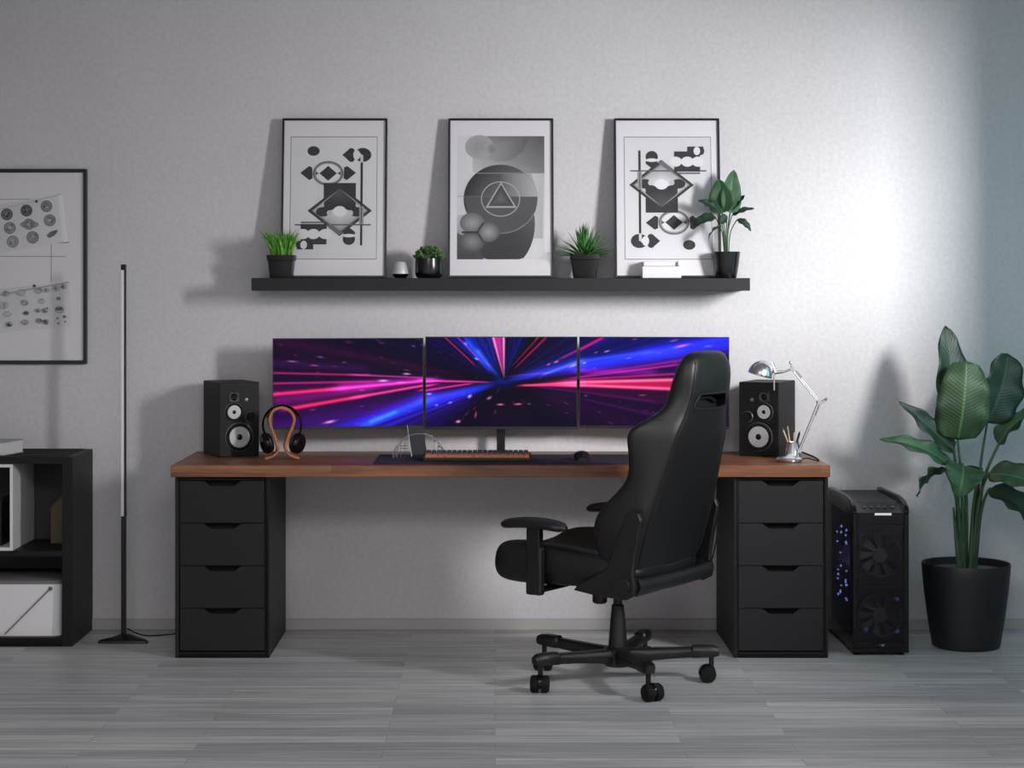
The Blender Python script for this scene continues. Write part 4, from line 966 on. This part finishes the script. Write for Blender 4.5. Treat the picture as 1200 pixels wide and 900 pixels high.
# front moulding
sq_out = MB()
sq_out.box((-cw, -.0, .03), (-cw+.018, .03, .5455)).box((cw-.018, -.0, .03), (cw, .03, .5455)).box((-cw+.018, 0, .03), (cw-.018, .03, .052)).box((-cw+.018, 0, .505), (cw-.018, .03, .5455)).box((-cw+.018, 0, .258), (cw-.018, .03, .272)).box((-cw+.018, .024, .052), (cw-.018, .03, .505))
sq_out.build('front_panel', 'gloss', r, bevel=.003)
MB().box((-cw+.018, .003, .052), (cw-.018, .0045, .258)).box((-cw+.018, .003, .272), (cw-.018, .0045, .505)).build('front_grille', 'mesh_g', r)
for z in (.385, .155):
    f = MB().lathe([(.086, 0), (.086, .008), (.08, .008), (.08, 0)], 40, (0, .018, z), (0,-1,0)).build('fan', 'plastic', r, smooth=True)
    MB().lathe([(.028, 0), (.028, .011), (.0005, .0125)], 28, (0, .02, z), (0,-1,0)).build('fan_hub', 'hub', f, smooth=True)
    for k in range(9):
        a = 2*PI*k/9; a2 = a+.42; m = MB()
        pts = [(.027, a), (.078, a+.15), (.078, a+.15+.42), (.027, a+.5)]
        m.add([(q*math.cos(t), .018-.007*(i > 1), z+q*math.sin(t)) for i, (q, t) in enumerate(pts)], [(0,1,2,3)]); m.build('fan_blade', 'blade', f, solid=.0015)
for (x, z) in ((.062, .215), (.065, .093), (-.055, .098)):
    MB().ell((x, .014, z), (.011, .004, .009), 14, 8).build('fan_light', 'ledv', r, smooth=True)
# top: control slope, cover and two raised side rails
MB().prism([(0, .5457), (.03, .5457), (.10, .574), (.10, .5775), (.088, .5775), (0, .5495)], 'x', -cw+.016, cw-.016).build('control_panel', 'gloss', r, bevel=.001)
MB().box((-cw+.016, .101, .573), (cw-.016, cdp-.01, .582)).build('top_cover', 'plastic', r, bevel=.004)
for s_ in (-1, 1):
    x0 = s_*(cw-.016); x1 = s_*(cw+.001); poly = [(-.002, .546), (.09, .5745), (cdp, .5745), (cdp, .592), (cdp-.03, .597), (.16, .601), (.06, .592), (.012, .572), (-.002, .556)]
    MB().prism(poly, 'x', min(x0, x1), max(x0, x1)).build('top_rail', 'gloss', r, bevel=.003)
def slope(x, t, up=.001): return Vector((x, .088*t, .5495+.028*t+up))
for x, rr_ in ((-.055, .005), (-.028, .0045), (.0, .0045), (.024, .0045), (.055, .006)):
    MB().lathe([(rr_, 0), (rr_, .003), (rr_*.5, .004)], 16, slope(x, .55), (0, -.3, .95)).build('port_button', mat('port metal', (110,110,112), .35, metal=.6) if x == -.055 else 'ring', r, smooth=True)
p = slope(.008, .05, .0); MB().box((-.024, -.004, .0), (.040, -.0015, .0085)).build('badge', 'label', r, loc=(0, 0, .5405))
lg = MB(); lg.prism([(-.012, .0), (.004, -.0006), (.006, .0022), (-.002, .002)], 'y', -.0016, 0).prism([(.001, -.005), (.008, -.002), (.011, .006), (.006, .002), (.004, .006), (.0015, .003)], 'y', -.0016, 0)
lg.build('logo', mat('grey emblem', (150,152,156), .4), r, loc=(.004, 0, .0405))
for x in (-.085, .085):
    for y in (.04, .5): MB().cyl((x, y, 0), (x, y, .018), .013, n=16).build('foot', 'rubber', r)
MB().box((-cw, 0, .012), (cw, .035, .0295)).build('plinth', 'gloss', r, bevel=.002)

# ---------------------------------------------------------------- big plant
PD = -.38; org = Vector((P(1132, 0, PD).x, PD, 0)); r = thing('potted_banana_plant', org, 'tall broad-leaved potted plant on the floor in right corner', 'potted plant')
MB().lathe([(.120, 0), (.131, .006), (.134, .02), (.150, .12), (.163, .22), (.170, .29), (.172, .326), (.170, .331), (.164, .329), (.160, .29), (.15, .27)], 64).build('pot', 'pot_m', r, smooth=True)
MB().lathe([(.158, .28), (.159, .302), (.08, .308), (.0005, .308)], 40).build('soil', 'soil_g', r, smooth=True)
def Q(x, y, dy=0): return P(1020+x/3.105, 370+y/3.105, PD+dy)
LV = [  # base, tip, width px, side, material, droop, dy base, dy tip, blunt, shape
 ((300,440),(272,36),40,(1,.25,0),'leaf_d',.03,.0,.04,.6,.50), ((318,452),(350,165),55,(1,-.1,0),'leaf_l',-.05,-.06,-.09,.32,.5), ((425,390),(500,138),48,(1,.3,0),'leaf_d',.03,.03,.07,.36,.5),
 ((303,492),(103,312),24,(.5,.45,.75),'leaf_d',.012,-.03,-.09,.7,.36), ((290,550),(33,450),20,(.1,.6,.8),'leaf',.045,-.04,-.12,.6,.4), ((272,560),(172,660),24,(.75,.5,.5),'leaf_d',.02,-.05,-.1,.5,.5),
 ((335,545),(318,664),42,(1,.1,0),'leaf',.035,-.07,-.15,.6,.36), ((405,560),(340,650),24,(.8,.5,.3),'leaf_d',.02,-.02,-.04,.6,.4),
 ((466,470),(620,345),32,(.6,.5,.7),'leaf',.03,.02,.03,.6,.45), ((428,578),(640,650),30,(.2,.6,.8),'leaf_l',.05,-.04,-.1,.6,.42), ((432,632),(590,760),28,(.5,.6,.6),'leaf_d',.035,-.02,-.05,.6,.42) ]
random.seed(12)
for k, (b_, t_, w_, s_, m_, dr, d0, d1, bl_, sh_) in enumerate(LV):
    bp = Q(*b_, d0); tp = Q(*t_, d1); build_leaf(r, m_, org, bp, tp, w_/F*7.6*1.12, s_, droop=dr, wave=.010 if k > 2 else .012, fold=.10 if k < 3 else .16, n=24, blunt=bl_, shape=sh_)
    x0 = (-.022, -.008, .028, -.03, -.024, -.016, .004, .012, .034, .022, .04)[k]; z0 = .305
    p0 = org+Vector((x0, (-1)**k*.012, z0)); mid = p0.lerp(bp, .6); mid.x = p0.x+(bp.x-p0.x)*(.35 if k > 2 else .5); mid.z += .03
    q = spl([p0, mid, bp, bp.lerp(tp, .12)]) if k > 2 else spl([p0, mid, bp])
    MB().tube([v-org for v in q], [.0085-.0045*i/(len(q)-1) for i in range(len(q))], 8).build('stem', 'stem', r, smooth=True)
for k in range(5):
    x0 = -.03+.014*k; p0 = Vector((x0, -.02+.01*(k % 3), .3)); MB().tube([p0, p0+Vector((.006*(k-2), 0, .12)), p0+Vector((.012*(k-2), 0, .25))], [.011, .008, .004], 8).build('stem', 'stem', r, smooth=True)

# ---------------------------------------------------------------- gaming chair   (local +x forward, +y the side towards the camera)
r = thing('gaming_chair', (.442, -1.05, 0), 'black high-backed gaming chair on castors in front of the desk', 'chair', rz=R(146))
CHR = r
# back rest
def interp(tab, z):
    for (z0, *a), (z1, *b_) in zip(tab, tab[1:]):
        if z0 <= z <= z1:
            t = (z-z0)/(z1-z0); return [u*(1-t)+v*t for u, v in zip(a, b_)]
    return list((tab[0] if z < tab[0][0] else tab[-1])[1:])
TB = [ # z, rear x, rear half width, wing x, wing half width, pad x
 (.372,-.185,.20,-.12,.21,-.12),(.42,-.212,.232,-.09,.235,-.11),(.50,-.238,.245,-.055,.255,-.125),(.59,-.265,.25,-.045,.268,-.15),(.65,-.284,.245,-.075,.26,-.18),(.71,-.300,.235,-.14,.25,-.205),(.76,-.314,.225,-.182,.247,-.225),(.84,-.336,.212,-.19,.262,-.255),(.90,-.352,.203,-.185,.275,-.27),(.935,-.360,.19,-.20,.268,-.278),
 (.965,-.367,.172,-.25,.225,-.285),(1.0,-.376,.160,-.285,.185,-.292),(1.04,-.386,.152,-.288,.160,-.30),(1.09,-.394,.152,-.30,.158,-.31),(1.14,-.396,.146,-.318,.152,-.322),(1.176,-.389,.130,-.332,.134,-.333),(1.196,-.376,.098,-.345,.10,-.345) ]
rings = []
for row in TB:
    z, xr, wr_, xw, ww_, xp = row
    half = [(xr-.002, 0), (xr, wr_*.5), (xr+.006, wr_*.86), (xr+.026, wr_*1.0), ((xr+.03)*.5+xw*.5, (wr_+ww_)/2+.006), (xw-.012, ww_), (xw+.006, ww_-.016), (xw-.004, ww_-.045), ((xw+xp)/2, ww_*.62), (xp, ww_*.42), (xp, 0)]
    ring = [Vector((x, y, z)) for x, y in half] + [Vector((x, -y, z)) for x, y in half[-2:0:-1]]
    rings.append(ring)
bk_ = MB().loft(rings).build('backrest', 'leather', r, smooth=True, subsurf=2)
# recessed grip slot in the head section
cut = MB().prism([(-.118, .992), (.118, .992), (.112, 1.018), (.092, 1.046), (-.092, 1.046), (-.112, 1.018)], 'x', -.46, -.335).build('cutter', 'rubber')
cut.data.materials.clear(); cut.data.materials.append(M['rubber'])  # near-black lining puts the slot's inner shade into its colour
cut.parent = r; bm_ = bk_.modifiers.new('slot', 'BOOLEAN'); bm_.object = cut; bm_.operation = 'DIFFERENCE'; bm_.solver = 'EXACT'; bm_.material_mode = 'TRANSFER'
bpy.context.view_layer.update()
dg = bpy.context.evaluated_depsgraph_get(); me = bpy.data.meshes.new_from_object(bk_.evaluated_get(dg)); bk_.modifiers.clear(); bk_.data = me
bpy.data.objects.remove(cut, do_unlink=True)
from mathutils.bvhtree import BVHTree
bvh = BVHTree.FromPolygons([v.co.copy() for v in me.vertices], [tuple(p.vertices) for p in me.polygons])
def snap(p, off=0.0):
    loc, nrm, _, _ = bvh.find_nearest(p)
    return loc+nrm*off
b = MB(); sl_ = [(-.114, .996), (.114, .996), (.109, 1.018), (.090, 1.042), (-.090, 1.042), (-.109, 1.018)]
def rear_x(z): return interp(TB, z)[0]
loop = []
for i in range(6):
    a = Vector(sl_[i]); c = Vector(sl_[(i+1) % 6])
    for t in (0, .25, .5, .75): 
        p = a.lerp(c, t); wr_ = interp(TB, p.y)[1]; loop.append(Vector((rear_x(p.y)-.001+.004*(abs(p.x)/wr_)**2+(.010 if abs(p.x) > wr_*.72 else 0)*((abs(p.x)/wr_-.72)/.2), p.x, p.y)))
loop = [snap(p) for p in loop]; b.tube(loop+[loop[0]], .0040, 8); b.build('grip_trim', 'plastic', r, smooth=True)
MB().tube([(-.345, -.09, 1.012), (-.35, -.03, 1.03), (-.35, .03, 1.03), (-.345, .09, 1.012)], .006, 8).build('grip_bar', 'plastic', r, smooth=True)
# seam piping between rear panel and bolsters
for s_ in (-1, 1):
    q = []
    for z in [.46+.028*i for i in range(26)]:
        xr, wr_, xw, ww_, xp = interp(TB, z); q.append(snap(Vector((xr+.004, s_*(wr_*.93), z)), .0012))
    MB().tube(q, .0022, 6).build('piping', 'plastic', r, smooth=True)
q = [snap(Vector((x_, .30, 1.012-.02*(i/8))), .0005) for i, x_ in enumerate([-.27-.012*i for i in range(9)])]
MB().tube(q, .0018, 6).build('seam', 'plastic', r, smooth=True)
# neck pillow at the front of the head section
MB().ell((-.275, 0, 1.03), (.03, .125, .055), 24, 14, rot=Matrix.Rotation(R(-14), 3, 'Y')).build('neck_pillow', 'leather', r, smooth=True)
# seat
rings = []
for x, zb_, zt_, zc_, hw in ((-.225,.40,.455,.44,.19),(-.19,.370,.475,.455,.235),(-.10,.362,.492,.462,.25),(.0,.358,.503,.466,.258),(.10,.356,.514,.470,.264),(.20,.352,.520,.474,.264),(.29,.352,.518,.478,.262),(.345,.356,.506,.476,.254),(.372,.366,.486,.468,.240),(.378,.385,.46,.455,.225)):
    half = [(0, zb_), (hw*.6, zb_), (hw*.9, zb_+.006), (hw, zb_+.03), (hw+.006, (zb_+zt_)/2), (hw-.002, zt_-.016), (hw-.03, zt_), (hw-.075, zt_-.012), (hw*.5, zc_+.003), (0, zc_)]
    rings.append([Vector((x, y, z)) for y, z in half]+[Vector((x, -y, z)) for y, z in half[-2:0:-1]])
MB().loft(rings).build('seat', 'leather', r, smooth=True, subsurf=2)
# side brackets joining seat and back
for s_ in (1, -1):
    y0, y1 = sorted((s_*.268, s_*.292))
    poly = [(.01,.362),(-.01,.385),(-.06,.41),(-.125,.45),(-.185,.60),(-.20,.64),(-.222,.655),(-.250,.645),(-.262,.62),(-.238,.50),(-.228,.43),(-.238,.395),(-.232,.362),(-.20,.345),(-.10,.348)]
    MB().prism(poly, 'y', y0, y1).build('side_bracket', 'plastic', r, bevel=.006, seg=3)
    ya = s_*.26; MB().cyl((-.19, ya, .392), (-.19, s_*.300, .392), .030, n=28).build('hinge_cap', 'plastic', r, smooth=True, bevel=.003)
MB().tube([(-.215, -.262, .388), (-.222, -.2, .386), (-.225, 0, .384), (-.222, .2, .386), (-.215, .262, .388)], [.030, .027, .027, .027, .030], 20).build('rear_cross_tube', 'plastic', r, smooth=True)
MB().tube([(-.215, -.268, .40), (-.245, -.262, .43), (-.262, -.262, .50), (-.268, -.262, .56)], .003, 6).build('recline_cable', 'metal_b', r, smooth=True)
# arm rests
for s_ in (1, -1):
    y = s_*.292; b = MB(); rings = []
    for t in [i/12 for i in range(13)]:
        x = .17-.135+.27*t; e = (1-(2*min(max(t, .004), .996)-1)**6)**.5; w = .043*e; h = .0185*(.25+.75*e); zc_ = .586-.013*(2*t-1)**2
        rings.append([Vector((x, y+w*math.copysign(abs(math.cos(a))**.7, math.cos(a)), zc_+h*math.copysign(abs(math.sin(a))**.8, math.sin(a)))) for a in [2*PI*k/16 for k in range(16)]])
    arm = MB().loft(rings).build('armrest_pad', 'plastic', r, smooth=True)
    MB().box((.139, y-.015, .44), (.195, y+.015, .575)).build('armrest_post', 'metal_b', r, bevel=.006, seg=3)
    MB().box((.135, y-.019, .332), (.199, y+.013, .50)).build('post_sleeve', 'plastic', r, bevel=.008, seg=3)
    ys = sorted((s_*.10, s_*.285)); MB().box((.142, ys[0], .340), (.192, ys[1], .353)).build('armrest_bracket', 'metal_b', r, bevel=.003)
# mechanism
MB().box((-.13, -.085, .322), (.12, .085, .362)).build('tilt_mechanism', 'metal_b', r, bevel=.01)
MB().lathe([(.020, 0), (.027, .006), (.027, .045), (.018, .052)], 24, (.075, .0, .272), (0,0,1)).build('tension_knob', 'plastic', r, smooth=True)
MB().tube([(0, -.08, .325), (-.03, -.20, .322), (-.045, -.262, .32)], .005, 8).tube([(-.042, -.245, .321), (-.052, -.315, .312)], [.010, .008], 10, flat=.5).build('tilt_lever', 'plastic', r, smooth=True)
MB().lathe([(.016, .26), (.016, .30)], 24).build('gas_piston', 'metal_b', r, smooth=True)
MB().lathe([(.034, .085), (.034, .13), (.031, .17), (.0305, .175), (.027, .22), (.0265, .225), (.022, .272), (.018, .276)], 32).build('column_cover', 'plastic', r, smooth=True)
# five-star base
b = MB(); b.lathe([(.045, .055), (.05, .06), (.05, .115), (.04, .125)], 32)
angs = [-3.5+72*k-146 for k in range(5)]
for a in angs:
    m = Matrix.Rotation(R(a), 3, 'Z'); rings = []
    for x, w, z0, z1 in ((.03,.027,.062,.118),(.10,.024,.075,.119),(.20,.021,.085,.122),(.262,.020,.089,.124),(.268,.024,.088,.131),(.31,.024,.090,.132),(.345,.023,.092,.130),(.362,.016,.096,.122)):
        rings.append([m @ Vector((x, sy*w*q, z)) for sy, z, q in ((-1,z0,.8),(1,z0,.8),(1,(z0+z1)/2,1),(1,z1-.006,.85),(.55,z1,1),(-.55,z1,1),(-1,z1-.006,.85),(-1,(z0+z1)/2,1))])
    b.loft(rings)
b.build('star_base', 'plastic', r, smooth=True)
swiv = [200, 330, 170, 190, 20]
cxy = [(.762,-1.07),(.54,-.60),(.173,-.885),(.152,-1.30),(.556,-1.435)]
for k, a in enumerate(angs):
    e = Vector((.335*math.cos(R(a)), .335*math.sin(R(a)), 0))
    wv = Vector((cxy[k][0]-.442, cxy[k][1]+1.05, 0)); lv = Matrix.Rotation(R(-146), 3, 'Z') @ wv   # wheel centre in chair space
    d = (lv-e); d = d.normalized()*min(d.length, .028) if d.length > 1e-4 else Vector((.02,0,0)); wc = e+d+Vector((0,0,.0305)); ax = Vector((-d.y, d.x, 0)).normalized()
    c = MB().cyl(e+Vector((0,0,.055)), e+Vector((0,0,.098)), .009, n=14).build('castor', 'metal_b', r, smooth=True)
    MB().ell(wc+Vector((0,0,.007)), (.030, .030, .026), 18, 10).build('castor_hood', 'gloss', c, smooth=True)
    for s_ in (-1, 1):
        MB().lathe([(.012, .0), (.030, .001), (.0305, .020), (.026, .027), (.012, .029)] , 28, wc+ax*s_*.005, ax*s_).build('castor_wheel', 'rubber', c, smooth=True)

# ---------------------------------------------------------------- light, camera
def area(name, loc, rot, sx_, sy_, power, colr):
    l = bpy.data.lights.new(name, 'AREA'); l.shape = 'RECTANGLE'; l.size = sx_; l.size_y = sy_; l.energy = power; l.color = colr
    o = bpy.data.objects.new(name, l); col.objects.link(o); o.location = loc; o.rotation_euler = rot; return o
def aim(o, tgt):
    o.rotation_euler = (Vector(tgt)-o.location).to_track_quat('-Z', 'Y').to_euler()
L1 = area('window_key_light', (3.6, -4.2, 2.28), (0, 0, 0), .66, 1.2, 345, (1, .985, 1.0)); aim(L1, (.6, 0, 1.4))  # key area lamp placed behind the added window, not a sky source
area('ceiling_light', (-.2, -6.6, ZC-.03), (0, 0, 0), 2.6, 2.2, 172, (1, .985, .99))
area('teal_corner_lamp', (XR-.05, -.9, 1.5), (0, R(90), R(-30)), 1.8, .1, 3.2, (.3, .85, .95))
w = bpy.data.worlds.new('world'); w.use_nodes = True; bpy.context.scene.world = w
w.node_tree.nodes['Background'].inputs[0].default_value = (.6, .7, .85, 1); w.node_tree.nodes['Background'].inputs[1].default_value = .4

cam = bpy.data.cameras.new('camera'); co = bpy.data.objects.new('camera', cam); col.objects.link(co)
co.location = (0, -8, CH); co.rotation_euler = (R(90), 0, 0)
cam.sensor_width = 36; cam.lens = F/1200*36; cam.shift_x = 20/1200; cam.shift_y = -110/1200; cam.clip_end = 60
sc = bpy.context.scene; sc.camera = co
sc.view_settings.view_transform = 'Standard'; sc.view_settings.look = 'None'; sc.view_settings.gamma = 1; sc.view_settings.exposure = 0
sc.view_settings.use_curve_mapping = False
sc.cycles.use_denoising = True; sc.cycles.max_bounces = 8; sc.cycles.transparent_max_bounces = 12; sc.cycles.sample_clamp_indirect = 4
